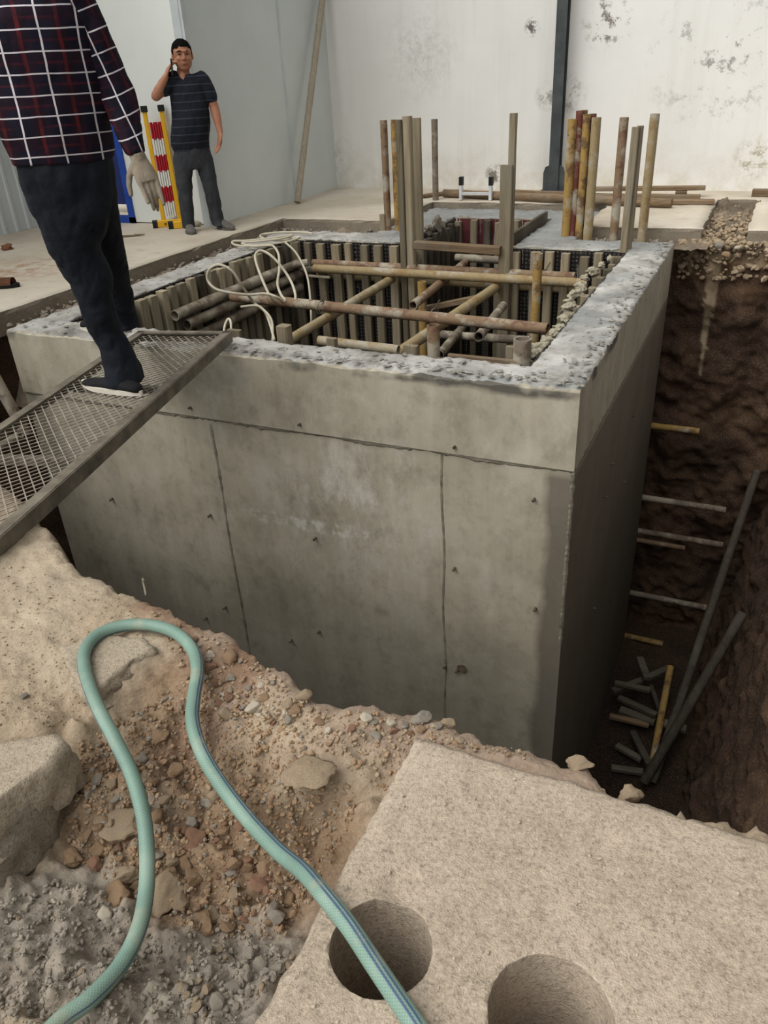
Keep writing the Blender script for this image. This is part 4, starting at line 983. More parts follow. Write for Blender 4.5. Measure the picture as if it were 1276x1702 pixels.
# ------------------------------------------------------------------ stones and clods of the near ground
def onground(px, py, lift=0.0):
    z = 0.0
    for _ in range(8):
        p = G(px, py, z); z = 0.5 * z + 0.5 * (gheight(p.x, p.y) + lift)
    return G(px, py, z)
BIG = [('flat tan slab fragment left of the hose in the middle of the dug hollow', 197, 1368, 33, 40, 'rock_tan', .35, 1, 1),
       ('long tan concrete fragment right of the hose low in the hollow', 272, 1480, 34, 56, 'rock_tan', .45, 2, -.15),
       ('reddish rounded clod near the middle of the dug hollow', 322, 1398, 25, 28, 'rock_red', .7, 3, 0),
       ('brown squarish clod under the reddish one in the hollow', 325, 1458, 21, 18, 'rock_brown', .8, 4, .3),
       ('brown block left of the long tan fragment by the hose', 197, 1490, 24, 24, 'rock_brown', .8, 5, .4),
       ('tan broad lump behind the hose above the brown block', 208, 1455, 26, 18, 'rock_tan', .6, 6, .1),
       ('orange brown stone low in the right of the hollow', 340, 1538, 18, 24, 'rock_brown', .8, 7, .6),
       ('angular brown clod beside the flat tan fragment', 166, 1412, 19, 18, 'rock_brown', .7, 8, .2),
       ('ragged dark brown clod left in the hollow', 119, 1424, 18, 27, 'rock_brown', .8, 9, .8),
       ('pale grey boulder at the foot of the broken slab edge', 82, 1356, 20, 19, 'rock_grey', .8, 10, .3),
       ('white round pebble left of the hose on the grey mound', 174, 1523, 13, 14, 'rock_pale', .9, 11, 0),
       ('upright splinter of pale stone right in the hollow', 389, 1490, 9, 24, 'rock_tan', .6, 12, .1),
       ('brown triangular clod below the hose loop', 268, 1228, 18, 17, 'rock_brown', .6, 13, .5),
       ('dark olive clod beside the brown squarish one', 308, 1432, 14, 22, 'rock_brown', .9, 14, .8),
       ('grey stone touching the hose at the right of its left strand', 237, 1262, 14, 11, 'rock_grey', .8, 15, .3),
       ('brown clod between the hose and the reddish clod', 263, 1360, 14, 14, 'rock_brown', .8, 16, .9),
       ('pale flat cobble at the hollow edge by the first hose bend', 185, 1303, 13, 12, 'rock_tan', .8, 17, .2),
       ('pale small boulder among the stones on the far bank', 424, 1178, 17, 12, 'rock_pale', .7, 18, .4),
       ('oval tan cobble on the far bank near the right hose strand', 377, 1189, 15, 11, 'rock_tan', .8, 19, .3),
       ('reddish clod on the bank against the hose bend', 345, 1112, 19, 15, 'rock_red', .6, 20, .5),
       ('brown block on the bank near the pit lip', 383, 1094, 13, 15, 'rock_brown', .8, 21, .2),
       ('pale stone on the pit lip above the cut slab', 508, 1156, 15, 10, 'rock_tan', .7, 22, .3),
       ('pale squared stone on the pit lip near the slab corner', 745, 1204, 13, 10, 'rock_tan', .7, 23, .1),
       ('grey lump on the pit lip beside the squared stone', 700, 1196, 20, 12, 'rock_grey', .6, 24, .2),
       ('brown stone at the right foot of the hollow by the cut slab', 483, 1500, 16, 19, 'rock_brown', .8, 25, .4),
       ('grey stone cluster top by the slab edge in the hollow', 452, 1512, 15, 12, 'rock_grey', .8, 26, .5),
       ('pale lump of mortar beside the right hose strand', 358, 1325, 14, 12, 'rock_tan', .8, 27, .5),
       ('white small stone on the red soil right of the hose', 412, 1342, 8, 6, 'rock_pale', .8, 28, .5),
       ('grey cobble alone on the dusty ground at the left', 40, 1160, 10, 7, 'rock_grey', .8, 29, .5),
       ('brown broad clod under the hose where it meets the slab', 414, 1450, 11, 18, 'rock_brown', .8, 30, .3),
       ('earth clod sitting on the pit lip behind the cut slab', 962, 1272, 26, 14, 'rock_tan', .6, 31, .1),
       ('rounded earth clod on the pit lip at the right end of the bank', 1048, 1322, 24, 14, 'rock_tan', .7, 32, .2),
       ('large pale embedded boulder on the bank near the slab corner', 512, 1285, 50, 44, 'rock_tan', .22, 45, .5)]
for lab, px, py, rx, ry, mt, fl_, sd_, rz in BIG:
    p = onground(px, py); dep = Vector(R[:, 2]).dot(p - EYE); sz = rx * dep / F
    rock(lab, p + Vector((0, 0, sz * fl_ * .25)), sz, mat=mt, sq=(1, ry / rx * (1.15 if fl_ < .6 else 1.0), fl_), rz=rz + .42, seed=sd_ * 31, sub=4 if rx > 17 else 3, tilt=(rng.uniform(-.15, .15), rng.uniform(-.15, .15)), cuts=9, rough=.2)
# broken slab piece at the left edge
def chunk(name, label, poly, z0, z1, mat, tilt=0.0):
    bm = bmesh.new(); P2 = []
    for a, b in zip(poly, poly[1:] + poly[:1]):
        pa, pb = G(*a, z1), G(*b, z1); n = max(1, int((pb - pa).length / .012))
        P2 += [pa.lerp(pb, k / n) for k in range(n)]
    c = sum(P2, Vector()) / len(P2); rings = []
    for lv in range(7):
        t = lv / 6; ring = []
        for i, p in enumerate(P2):
            o_ = (p - c).normalized(); q = p + o_ * (.012 * fbm(p.x * 26, p.y * 26, t * 5) + (.016 * t * (1 + 1.3 * fbm(p.x * 9, p.y * 9, t * 3))) - (.003 if lv == 0 else 0))
            ring.append(bm.verts.new((q.x, q.y, z1 + (z0 - z1) * t + .004 * fbm(p.x * 15, p.y * 15, t) - (p.x - c.x) * tilt)))
        rings.append(ring)
    n = len(P2)
    for r0, r1 in zip(rings, rings[1:]):
        for i in range(n): bm.faces.new((r0[i], r0[(i + 1) % n], r1[(i + 1) % n], r1[i]))
    prev = rings[0]
    for t in (.85, .65, .4, .15):
        cur = [bm.verts.new((c.x + (p.x - c.x) * t, c.y + (p.y - c.y) * t, z1 - (p.x - c.x) * t * tilt + .004 * fbm(p.x * 12 * t, p.y * 12, 3))) for p in P2]
        for i in range(n): bm.faces.new((prev[i], prev[(i + 1) % n], cur[(i + 1) % n], cur[i]))
        prev = cur
    bm.faces.new(prev)
    return tag(frombm(name, bm, MAT[mat], smooth=True), label, 'broken slab')
chunk('broken_slab', 'broken pale concrete slab piece at the left edge below the hose loop', [(-70, 1240), (20, 1228), (60, 1222), (97, 1219), (112, 1228), (88, 1262), (52, 1290), (15, 1318), (-20, 1345), (-110, 1400)], -.12, .016, 'slab_dusty')
chunk('broken_slab', 'darker broken layer under the pale slab piece at the left edge', [(-90, 1330), (0, 1290), (60, 1265), (92, 1262), (66, 1318), (30, 1350), (0, 1372), (-60, 1400), (-120, 1430)], -.20, -.035, 'slab_edge')
chunk('slab_sheet', 'thin dusty concrete sheet lying inside the hose loop', [(100, 1075), (170, 1052), (240, 1060), (255, 1078), (215, 1100), (172, 1138), (150, 1150), (118, 1120)], -.05, .007, 'slab_dusty')

# many small stones, each its own thing: a few shared shapes
shapes = []
for k in range(10):
    me = rockmesh('stone', 900 + k, 2, (1, rng.uniform(.65, .95), rng.uniform(.5, .8)), cuts=8, rough=.18)
    for mt in ('rock_brown', 'rock_grey', 'rock_tan', 'rock_red', 'rock_pale'):
        m2 = me.copy(); m2.materials.append(MAT[mt]); shapes.append((mt, m2))
pick = lambda mt: rng.choice([s for n_, s in shapes if n_ == mt])
ZONES = [  # polygon, how many, size range in m, materials, label, group
    ([(150, 1290), (300, 1280), (420, 1380), (500, 1480), (470, 1540), (330, 1550), (240, 1480), (130, 1430)], 120, (.008, .024), ('rock_brown', 'rock_brown', 'rock_tan', 'rock_grey', 'rock_red'), 'small stone or clod loose in the dug hollow around the hose', 'small stones in the dug hollow'),
    ([(300, 1050), (470, 1120), (640, 1180), (860, 1250), (640, 1235), (480, 1210), (340, 1180)], 90, (.006, .018), ('rock_brown', 'rock_tan', 'rock_red', 'rock_grey', 'rock_pale'), 'small stone on the reddish bank along the pit lip', 'small stones on the bank'),
    ([(320, 1580), (440, 1560), (490, 1590), (430, 1680), (390, 1702), (320, 1702), (280, 1640)], 60, (.007, .017), ('rock_grey', 'rock_grey', 'rock_tan'), 'grey crushed stone in the pile against the left side of the cut slab', 'crushed stones beside the slab'),
    ([(20, 1450), (170, 1480), (260, 1560), (200, 1640), (60, 1690), (0, 1600)], 24, (.004, .009), ('rock_grey', 'rock_pale', 'rock_tan'), 'small stone on the grey mound left of the hose', 'small stones on the grey mound'),
]
def inpoly(x, y, P2):
    c = False; j = len(P2) - 1
    for i in range(len(P2)):
        if (P2[i][1] > y) != (P2[j][1] > y) and x < (P2[j][0] - P2[i][0]) * (y - P2[i][1]) / (P2[j][1] - P2[i][1]) + P2[i][0]: c = not c
        j = i
    return c
for poly, n, (a, b), mts, lab, grp in ZONES:
    k = 0
    while k < n:
        px, py = rng.uniform(min(p[0] for p in poly), max(p[0] for p in poly)), rng.uniform(min(p[1] for p in poly), max(p[1] for p in poly))
        if not inpoly(px, py, poly): continue
        p = onground(px, py); s_ = a + (b - a) * rng.random() ** 2
        if p.x > SB[0] - s_ and p.y < SB[3] + s_: continue
        if p.y > float(np.interp(p.x, EX, EY)) - .02 - s_: continue
        ob = bpy.data.objects.new('stone', pick(rng.choice(mts))); C.objects.link(ob); ob.location = p + Vector((0, 0, s_ * .25)); ob.scale = (s_,) * 3
        ob.rotation_euler = (rng.uniform(-.5, .5), rng.uniform(-.5, .5), rng.uniform(0, 6.28)); tag(ob, lab, 'stone', grp); k += 1
# countless grit
def grit(name, label, pts, mat, seed=0):
    proto = []
    for k in range(6):
        me = rockmesh('g', 500 + k + seed, 1, (1, .8, .65), cuts=5, rough=.2)
        proto.append((np.array([v.co[:] for v in me.vertices]), np.array([p.vertices[:] for p in me.polygons]))); bpy.data.meshes.remove(me)
    V, Fc, n = [], [], 0
    for p, s_ in pts:
        v, f = proto[rng.randrange(6)]
        rm = np.array(Matrix.Rotation(rng.uniform(0, 6.28), 3, 'Z') @ Matrix.Rotation(rng.uniform(0, 3), 3, 'X'))
        V.append(v @ rm.T * s_ + np.array(p)); Fc.append(f + n); n += len(v)
    me = bpy.data.meshes.new(name); me.from_pydata(np.concatenate(V).tolist(), [], np.concatenate(Fc).tolist())
    return tag(link(name, me, MAT[mat]), label, 'gravel', kind='stuff')
def scatter(polys, n, a, b, z=None):
    out = []
    while len(out) < n:
        poly = rng.choice(polys); px, py = rng.uniform(min(p[0] for p in poly), max(p[0] for p in poly)), rng.uniform(min(p[1] for p in poly), max(p[1] for p in poly))
        if not inpoly(px, py, poly): continue
        p = onground(px, py); s_ = a + (b - a) * rng.random() ** 3
        if p.x > SB[0] - .004 and p.y < SB[3]: continue
        if p.y > float(np.interp(p.x, EX, EY)) - .022 - s_: continue
        out.append((p + Vector((0, 0, s_ * .3)), s_))
    return out
HOL = [(130, 1230), (330, 1120), (480, 1200), (600, 1330), (520, 1490), (470, 1560), (330, 1560), (240, 1500), (110, 1420)]
BNK = [(230, 990), (310, 1030), (400, 1062), (480, 1115), (540, 1160), (740, 1195), (960, 1275), (860, 1260), (690, 1235), (640, 1320), (480, 1210), (340, 1180), (280, 1080)]
MND = [(0, 1500), (100, 1460), (180, 1480), (260, 1560), (430, 1540), (490, 1590), (390, 1702), (0, 1702)]
grit('grit_brown', 'brown earth crumbs covering the dug hollow and bank', scatter([HOL, HOL, BNK], 2600, .0022, .0105), 'rock_brown')
grit('grit_tan', 'tan earth crumbs covering the bank along the pit lip', scatter([BNK, BNK, HOL], 2000, .002, .009), 'rock_tan', 20)
grit('grit_grey', 'grey grit covering the mound in the lower left', scatter([MND, MND, HOL], 2200, .002, .009), 'rock_grey', 40)

grit('grit_dust', 'fine grit on the dusty ground inside and left of the hose loop', scatter([[(0, 940), (120, 950), (225, 1000), (240, 1060), (130, 1200), (0, 1220)]], 700, .0013, .005), 'rock_tan', 100)
pts = []
while len(pts) < 150:
    px, py = rng.uniform(450, 1276), rng.uniform(1240, 1700); p = G(px, py, .006)
    if p.x > SB[0] + .02 and p.y < SB[3] - .02 and all((p - G(*c, 0)).length > .11 for c in ((633, 1577), (915, 1692))): pts.append((p, .0014 + .0042 * rng.random() ** 3))
grit('slab_grit', 'small pebbles and grit lying on the drilled slab', pts, 'rock_pale', 120)
# rubble at the trench behind the right corner of the tank
for k, (px, py, s_, mt) in enumerate(((1192, 380, .085, 'rock_tan'), (1203, 362, .06, 'rock_grey'), (1222, 372, .055, 'rock_grey'), (1212, 352, .05, 'rock_pale'), (1232, 352, .06, 'rock_tan'), (1180, 395, .05, 'rock_pale'), (1196, 408, .05, 'rock_grey'), (1215, 396, .07, 'rock_tan'), (1238, 392, .05, 'rock_brown'), (1256, 398, .045, 'rock_grey'), (1170, 412, .04, 'rock_tan'), (1206, 424, .045, 'rock_brown'), (1226, 412, .04, 'rock_pale'), (1240, 372, .04, 'rock_tan'), (1186, 346, .04, 'rock_grey'))):
    ob = rock('lump of broken concrete in the rubble trench behind the right rear tank corner' if k else 'largest rounded rubble lump in the trench behind the right rear tank corner', G(px, py, -.12), s_ * .85, mt, (1, .85, .8), rng.uniform(0, 6), 640 + k, 'rubble_lump', 3, cat='rubble', group='rubble in the trench' if k else None, cuts=7)
pts = [(Vector((rng.uniform(-.52, -.10), rng.uniform(7.38, 9.0), rng.uniform(-.14, -.06))), rng.uniform(.008, .035)) for _ in range(380)]
pts += [(Vector((rng.uniform(-.66, .12), 7.40 + rng.uniform(-.05, .03) , -.10 - .32 * rng.random() ** 2)), rng.uniform(.010, .045)) for _ in range(260)]
pts += [(Vector((rng.uniform(-.60, -.05), rng.uniform(7.3, 7.6), rng.uniform(-.16, -.10))), rng.uniform(.02, .06)) for _ in range(60)]
grit('rubble', 'broken rubble filling the trench and spilling down the earth face', pts, 'rock_tan', 60)
pts = [(Vector((SLX + rng.uniform(.0, .17), rng.uniform(3.7, 7.3), rng.uniform(-.12, -.08))), rng.uniform(.008, .026)) for _ in range(260)] + [(Vector((rng.choice((rng.uniform(-4.6, -3.46), rng.uniform(-1.46, -.7))), rng.uniform(7.15, 7.38), rng.uniform(-.13, -.09))), rng.uniform(.008, .028)) for _ in range(200)]
grit('backfill_rubble', 'small rubble in the gap between tank and floor slab', pts, 'rock_grey', 80)
rock('reddish clay lump on the backfill behind the left rear rim', G(588, 372, -.06), .09, 'rock_red', (1.6, .5, .5), .1, 71, 'clay_lump', 3, cat='clay lump')

# ------------------------------------------------------------------ the green hose
HZ = [(20, 1790, -.06), (95, 1702, -.08), (150, 1660, -.10), (200, 1605, -.12), (230, 1545, -.13), (243, 1480, -.13), (244, 1410, -.11), (237, 1350, -.08), (218, 1285, -.045), (190, 1228, -.015), (160, 1170, .01), (141, 1115, .02), (142, 1080, .02), (165, 1054, .02), (205, 1040, .02), (250, 1039, .02), (292, 1052, .02), (320, 1080, .02), (328, 1115, .02), (322, 1160, .01), (320, 1200, 0), (335, 1250, -.02), (368, 1305, -.04), (415, 1365, -.05), (465, 1417, -.045), (505, 1450, -.01), (540, 1490, .018), (580, 1540, .022), (620, 1600, .022), (655, 1652, .022), (692, 1706, .022), (740, 1780, .022)]
hp = []
for px, py, z in HZ:
    q = onground(px, py, .021); p = G(px, py, max(z, q.z if q.x < SB[0] - .01 else .02)); hp.append(p)
hp = [hp[0]] + [hp[i] if i in (0, len(hp) - 1) else (hp[i - 1] + 2 * hp[i] + hp[i + 1]) / 4 * 0 + hp[i] for i in range(1, len(hp))]
tag(tube('garden_hose', spline(hp, 9), .0165, MAT['hose'], seg=20, uv=True), 'pale green braided hose looping over the soil and the drilled slab', 'hose')

# ------------------------------------------------------------------ things in the pit
for lab, ex, ey, mt, r_ in (('top yellow pipe sticking out past the rear tank corner', 1162, 717, 'steel_yellow', .034), ('long grey pipe, second one down past the rear tank corner', 1206, 848, 'steel_grey', .034), ('pale grey pipe, third one down past the rear tank corner', 1201, 906, 'steel_grey', .034), ('short rusty pipe just under the pale third one past the tank corner', 1138, 911, 'steel_rust', .030), ('grey pipe behind the leaning pole, second one up from the lowest', 1178, 1011, 'steel_grey', .034), ('lowest short yellow pipe past the rear tank corner', 1101, 1070, 'steel_yellow', .034)):
    p = GY(ex, ey, 7.18); shade(steel(lab, (-1.3, 7.18, p.z), p, r_ * .9, mt))
a, b = G(1084, 1300, PIT + .14), GY(1258, 783, 7.25)
bm = bmesh.new(); pipe(bm, a, b, .038, False, 10, .05); tag(shade(frombm('leaning_pole', bm, MAT['pole_mud'])), 'long pole leaning in the right pit gap, reaching highest', 'pole')
x = .3; b = GX(1235, 1018, x)
for _ in range(40):
    b = GX(1235, 1018, x)
    if b.x > rightx(b.z) - .06: break
    x += .01
a = G(1070, 1300, PIT + .16)
bm = bmesh.new(); pipe(bm, a, b, .042, False, 10, .05); tag(shade(frombm('leaning_pole', bm, MAT['pole_mud'])), 'shorter pole leaning against the right earth face of the pit', 'pole')
for lab, a, b, z, w_, mt in (('grey board on the pit debris, slanting up to the right', (1018, 1150), (1113, 1110), .34, .06, 'pit_wood'), ('thin grey batten crossing on top of the pit debris', (1022, 1134), (1080, 1148), .40, .05, 'pit_wood'), ('grey batten slanting down across the pit debris', (1028, 1160), (1090, 1190), .30, .06, 'pit_wood'), ('broad bent board in the middle of the pit debris', (1030, 1180), (1088, 1200), .24, .08, 'pit_wood'), ('yellowish batten lying across the pit debris', (1013, 1190), (1078, 1206), .22, .05, 'woodx'), ('pale blunt timber end poking right from the pit debris', (1092, 1197), (1140, 1211), .26, .08, 'woodx'), ('board slanting down at the near side of the pit debris', (1050, 1217), (1080, 1272), .2, .06, 'pit_wood'), ('dark plank low at the near side of the pit debris', (1024, 1240), (1066, 1263), .14, .06, 'pit_wood'), ('lowest dark plank at the near end of the pit debris', (1016, 1275), (1068, 1284), .12, .06, 'pit_wood'), ('short dark board standing at the far end of the pit debris', (1062, 1094), (1076, 1128), .42, .07, 'pit_wood'), ('short batten in the middle of the far pit debris', (1082, 1140), (1094, 1180), .30, .04, 'pit_wood')):
    timber(lab, G(*a, PIT + z), G(*b, PIT + z), w_, .04, mt, 'debris_timber', Vector((0, 0, 1)), 'timber', jit=.006)
shade(steel('yellow pipe standing steeply in the pit debris beside the poles', G(1084, 1268, PIT + .15), G(1114, 1108, PIT + .55), .032, 'steel_yellow'))
shade(steel('muddy pole in the pit left of the tank corner', GY(-14, 618, 3.35), GY(44, 722, 3.36), .038, 'steel_grey', 'pit_pole', cat='pole'))
shade(steel('pale thin pipe lying low in the pit left of the tank corner', GY(-40, 765, 3.2), GY(34, 722, 3.3), .026, 'wood_pole', 'pit_pole', cat='pole'))
tag(tube('twig', spline([onground(243, 990, .0), onground(241, 978, .01) + Vector((0, 0, .03)), G(238, 964, .065)], 5), .0035, MAT['wood_pole'], seg=6), 'pale twig sticking up from the pit lip', 'twig')

# ------------------------------------------------------------------ small things on the far floor
sp = G(6, 478, 0); sn = empty('sandal', sp, 'brown sandal at the left edge of the floor', 'sandal'); sn.rotation_euler.z = .4
def foot_outline(L, Wd, n=28):
    return [(L * (.5 * math.cos(t)), Wd * .5 * math.sin(t) * (1 - .18 * math.cos(t) ** 2 + .12 * math.cos(t))) for t in [2 * math.pi * k / n for k in range(n)]]
def solefn(bm, L, Wd, z0, z1, grow=0.0):
    o_ = foot_outline(L, Wd); r0 = [bm.verts.new((x, y, z0)) for x, y in o_]; r1 = [bm.verts.new((x * (1 + grow), y * (1 + grow), z1)) for x, y in o_]
    bm.faces.new(r0[::-1]); bm.faces.new(r1)
    for i in range(len(o_)): bm.faces.new((r0[i], r0[(i + 1) % len(o_)], r1[(i + 1) % len(o_)], r1[i]))
bm = bmesh.new(); solefn(bm, .26, .10, 0, .03); frombm('sole', bm, MAT['shoe_black'], sn)
bm = bmesh.new(); prev = None
for k in range(9):
    a = math.pi * k / 8; cur = [bm.verts.new((x, .052 * math.cos(a), .025 + .05 * math.sin(a))) for x in (-.01, .085)]
    if prev: bm.faces.new((prev[0], prev[1], cur[1], cur[0]))
    prev = cur
bmesh.ops.solidify(bm, geom=bm.faces[:], thickness=.006); frombm('strap', bm, MAT['sandal'], sn)
def flake(name, label, px, py, L, Wd, mat, rz=0, cat='scrap'):
    bm = bmesh.new(); n = 14; top = []; bot = []
    for k in range(n):
        t = 2 * math.pi * k / n; r_ = 1 + rng.uniform(-.25, .25); x, y = L / 2 * math.cos(t) * r_, Wd / 2 * math.sin(t) * r_; z = .006 + rng.uniform(0, .012)
        bot.append(bm.verts.new((x, y, z - .004))); top.append(bm.verts.new((x, y, z)))
    bm.faces.new(top); bm.faces.new(bot[::-1])
    for i in range(n): bm.faces.new((bot[i], bot[(i + 1) % n], top[(i + 1) % n], top[i]))
    ob = frombm(name, bm, MAT[mat]); ob.location = G(px, py, 0); ob.rotation_euler.z = rz; return tag(ob, label, cat)
rock('small brown crumpled leaf on the floor at the far left', G(11, 411, .02), .06, 'sandal', (1, .7, .5), .5, 3, 'dry_leaf', 3, cat='leaf', cuts=3, rough=.5)
flake('plastic_scrap', 'crumpled pale plastic scrap on the floor near the doorway', 233, 390, .12, .08, 'rock_pale', .2)
flake('cardboard_scrap', 'flat dark cardboard strip on the floor near the doorway', 208, 394, .34, .05, 'woodx', .55)
rock('white crumpled cup lying behind the standing man feet', G(327, 372, .03), .035, 'rock_pale', (1.4, .9, .9), .5, 8, 'paper_cup', 3, cat='cup', cuts=1)

# ================================================================== THE TWO PEOPLE
def ball(bm, c, r):
    bmesh.ops.create_icosphere(bm, subdivisions=3, radius=1, matrix=Matrix.Translation(c) @ Matrix.Diagonal((*((r, r, r) if isinstance(r, (int, float)) else r), 1)))
def chain(bm, pts, seg=14):
    """limb through (point, radius): tapered pieces that the voxel skin melts into one surface"""
    for p, r in pts: bmesh.ops.create_icosphere(bm, subdivisions=2, radius=r, matrix=Matrix.Translation(p))
    for (a, ra), (b, rb) in zip(pts, pts[1:]):
        a, b = Vector(a), Vector(b); s, u = frame_of(b - a)
        r0 = [bm.verts.new(a + (s * math.cos(2 * math.pi * k / seg) + u * math.sin(2 * math.pi * k / seg)) * ra) for k in range(seg)]
        r1 = [bm.verts.new(b + (s * math.cos(2 * math.pi * k / seg) + u * math.sin(2 * math.pi * k / seg)) * rb) for k in range(seg)]
        for i in range(seg): bm.faces.new((r0[i], r0[(i + 1) % seg], r1[(i + 1) % seg], r1[i]))
        bm.faces.new(r0[::-1]); bm.faces.new(r1)
def loft(bm, secs, seg=28, sub=4):
    """closed body through sections (centre, half width vector, half depth vector)"""
    ks = []
    cs = spline([s[0] for s in secs], sub); aa = spline([s[1] for s in secs], sub); bb = spline([s[2] for s in secs], sub); rings = []
    for c, a, b in zip(cs, aa, bb):
        rings.append([bm.verts.new(c + a * math.cos(2 * math.pi * k / seg) + b * math.sin(2 * math.pi * k / seg)) for k in range(seg)])
    for r0, r1 in zip(rings, rings[1:]):
        for i in range(seg): bm.faces.new((r0[i], r0[(i + 1) % seg], r1[(i + 1) % seg], r1[i]))
    bm.faces.new(rings[0][::-1]); bm.faces.new(rings[-1])
def blob(name, bm, voxel, mat, parent, it=4, wrinkle=0.0, wsc=9.0, label=None, mw=None):
    """one continuous skin around everything in bm"""
    bmesh.ops.recalc_face_normals(bm, faces=bm.faces)
    me = bpy.data.meshes.new(name); bm.to_mesh(me); bm.free()
    ob = bpy.data.objects.new(name, me); C.objects.link(ob)
    md = ob.modifiers.new('skin', 'REMESH'); md.mode = 'VOXEL'; md.voxel_size = voxel; md.use_smooth_shade = True
    ms = ob.modifiers.new('soft', 'SMOOTH'); ms.factor = .5; ms.iterations = it
    bpy.context.view_layer.update(); dg = bpy.context.evaluated_depsgraph_get()
    m2 = bpy.data.meshes.new_from_object(ob.evaluated_get(dg)); ob.modifiers.clear(); ob.data = m2; bpy.data.meshes.remove(me); m2.name = name
    m2.materials.clear(); m2.materials.append(MAT[mat])
    if wrinkle:
        for v in m2.vertices:
            c = v.co; k = noise.turbulence(Vector((c.x * wsc, c.y * wsc, c.z * wsc * .55)), 3, True) - .5
            v.co = c + v.normal * wrinkle * k
    m2.polygons.foreach_set('use_smooth', [True] * len(m2.polygons))
    ob.parent = parent
    if mw is not None:      # its own axes, so that a pattern runs along the sleeve
        inv = mw.inverted()
        m2.transform(inv); ob.matrix_local = mw
    if label: ob['label'] = label
    return ob
def hand(bm, wrist, d, across, n, thumb, s=1.0, curl=(.35, .5, .45), spread=.10, lens=(.95, 1.06, 1.0, .8), fr=.0088, curls=None):
    d, across, n = d.normalized(), across.normalized(), n.normalized()
    loft(bm, [(wrist - d * .01, across * .026 * s, n * .021 * s), (wrist + d * .03 * s, across * .034 * s, n * .019 * s), (wrist + d * .065 * s, across * .041 * s, n * .016 * s), (wrist + d * .090 * s, across * .040 * s, n * .012 * s)], 16, 3)
    for k, x in enumerate((-.030, -.010, .010, .030)):
        base = wrist + d * (.088 - .006 * abs(k - 1.3)) * s + across * x * -thumb * -1 * s
        dirn = (d + across * x * spread * 20 * (1 if thumb else 1) * .3).normalized(); p = base - dirn * .015 * s; pts = [(p, fr * 1.12 * s), (base, fr * 1.1 * s)]; p = base
        idx = k if thumb < 0 else 3 - k
        cc = curls[idx] if curls else 1.0
        for L, c, rr in zip((.043, .028, .022), curl, (1.0, .94, .8)):
            ang = c * cc; dirn = (dirn * math.cos(ang) + n * math.sin(ang)).normalized()
            p = p + dirn * L * lens[idx] * s; pts.append((p, fr * rr * s))
            n_ = n
        chain(bm, pts, 10)
    t0 = wrist + d * .022 * s + across * thumb * .022 * s; t1 = t0 + (d * .62 + across * thumb * .62 + n * .35).normalized() * .040 * s
    t2 = t1 + (d * .85 + across * thumb * .30 + n * .45).normalized() * .034 * s; t3 = t2 + (d * .92 + across * thumb * .08 + n * .40).normalized() * .027 * s
    chain(bm, [(t0, .0145 * s), (t1, .0115 * s), (t2, .0100 * s), (t3, .0085 * s)], 10)
def shoe(parent, heel, toe, Wd, mat, solemat, zs, H=.075, sole_t=.018, name='shoe'):
    heel, toe = Vector(heel), Vector(toe); f = (toe - heel); L = f.length; f.normalize(); sd_ = Vector((0, 0, 1)).cross(f).normalized(); up = f.cross(sd_) * -1
    up = up if up.z > 0 else -up; c = (heel + toe) / 2
    bm = bmesh.new(); secs = []
    for t, w_, h in ((-.49, .30, .40), (-.44, .60, .66), (-.30, .72, .85), (-.10, .76, .95), (.08, .84, .74), (.25, .92, .56), (.38, .80, .46), (.46, .55, .36), (.495, .22, .2)):
        hh = H * h; secs.append((c + f * L * t + up * (sole_t * .6 + hh * .45), sd_ * Wd * .5 * w_, up * hh * .55))
    loft(bm, secs, 24, 3); ob = frombm(name, bm, MAT[mat], parent, True)
    bm = bmesh.new(); r0, r1 = [], []
    for k in range(36):
        t = 2 * math.pi * k / 36; x = L * .515 * math.cos(t); y = Wd * .52 * math.sin(t) * (1 - .16 * math.cos(t) ** 2 + .14 * math.cos(t)) * (1 - .12 * math.exp(-(math.cos(t) + .1) ** 2 * 8))
        q = c + f * x + sd_ * y; tw = .010 * max(0, math.cos(t)) ** 3
        r0.append(bm.verts.new(q + up * tw)); r1.append(bm.verts.new(q + up * (sole_t + tw)))
    bm.faces.new(r0[::-1]); bm.faces.new(r1)
    for i in range(36): bm.faces.new((r0[i], r0[(i + 1) % 36], r1[(i + 1) % 36], r1[i]))
    frombm('sole', bm, MAT[solemat], ob); return ob
def locals_at(F0):
    v = Vector((F0.x, F0.y, 0)).normalized(); a = Vector((v.y, -v.x, 0))
    M_ = Matrix.Identity(4)
    for i in range(3): M_[i][0] = a[i]; M_[i][1] = v[i]; M_[i][2] = (0, 0, 1)[i]; M_[i][3] = F0[i]
    inv = M_.inverted()
    def at(px, py, dy=0.0): return inv @ GN(px, py, F0 + v * dy, v)
    return M_, at
X, Yv, Z = Vector((1, 0, 0)), Vector((0, 1, 0)), Vector((0, 0, 1))
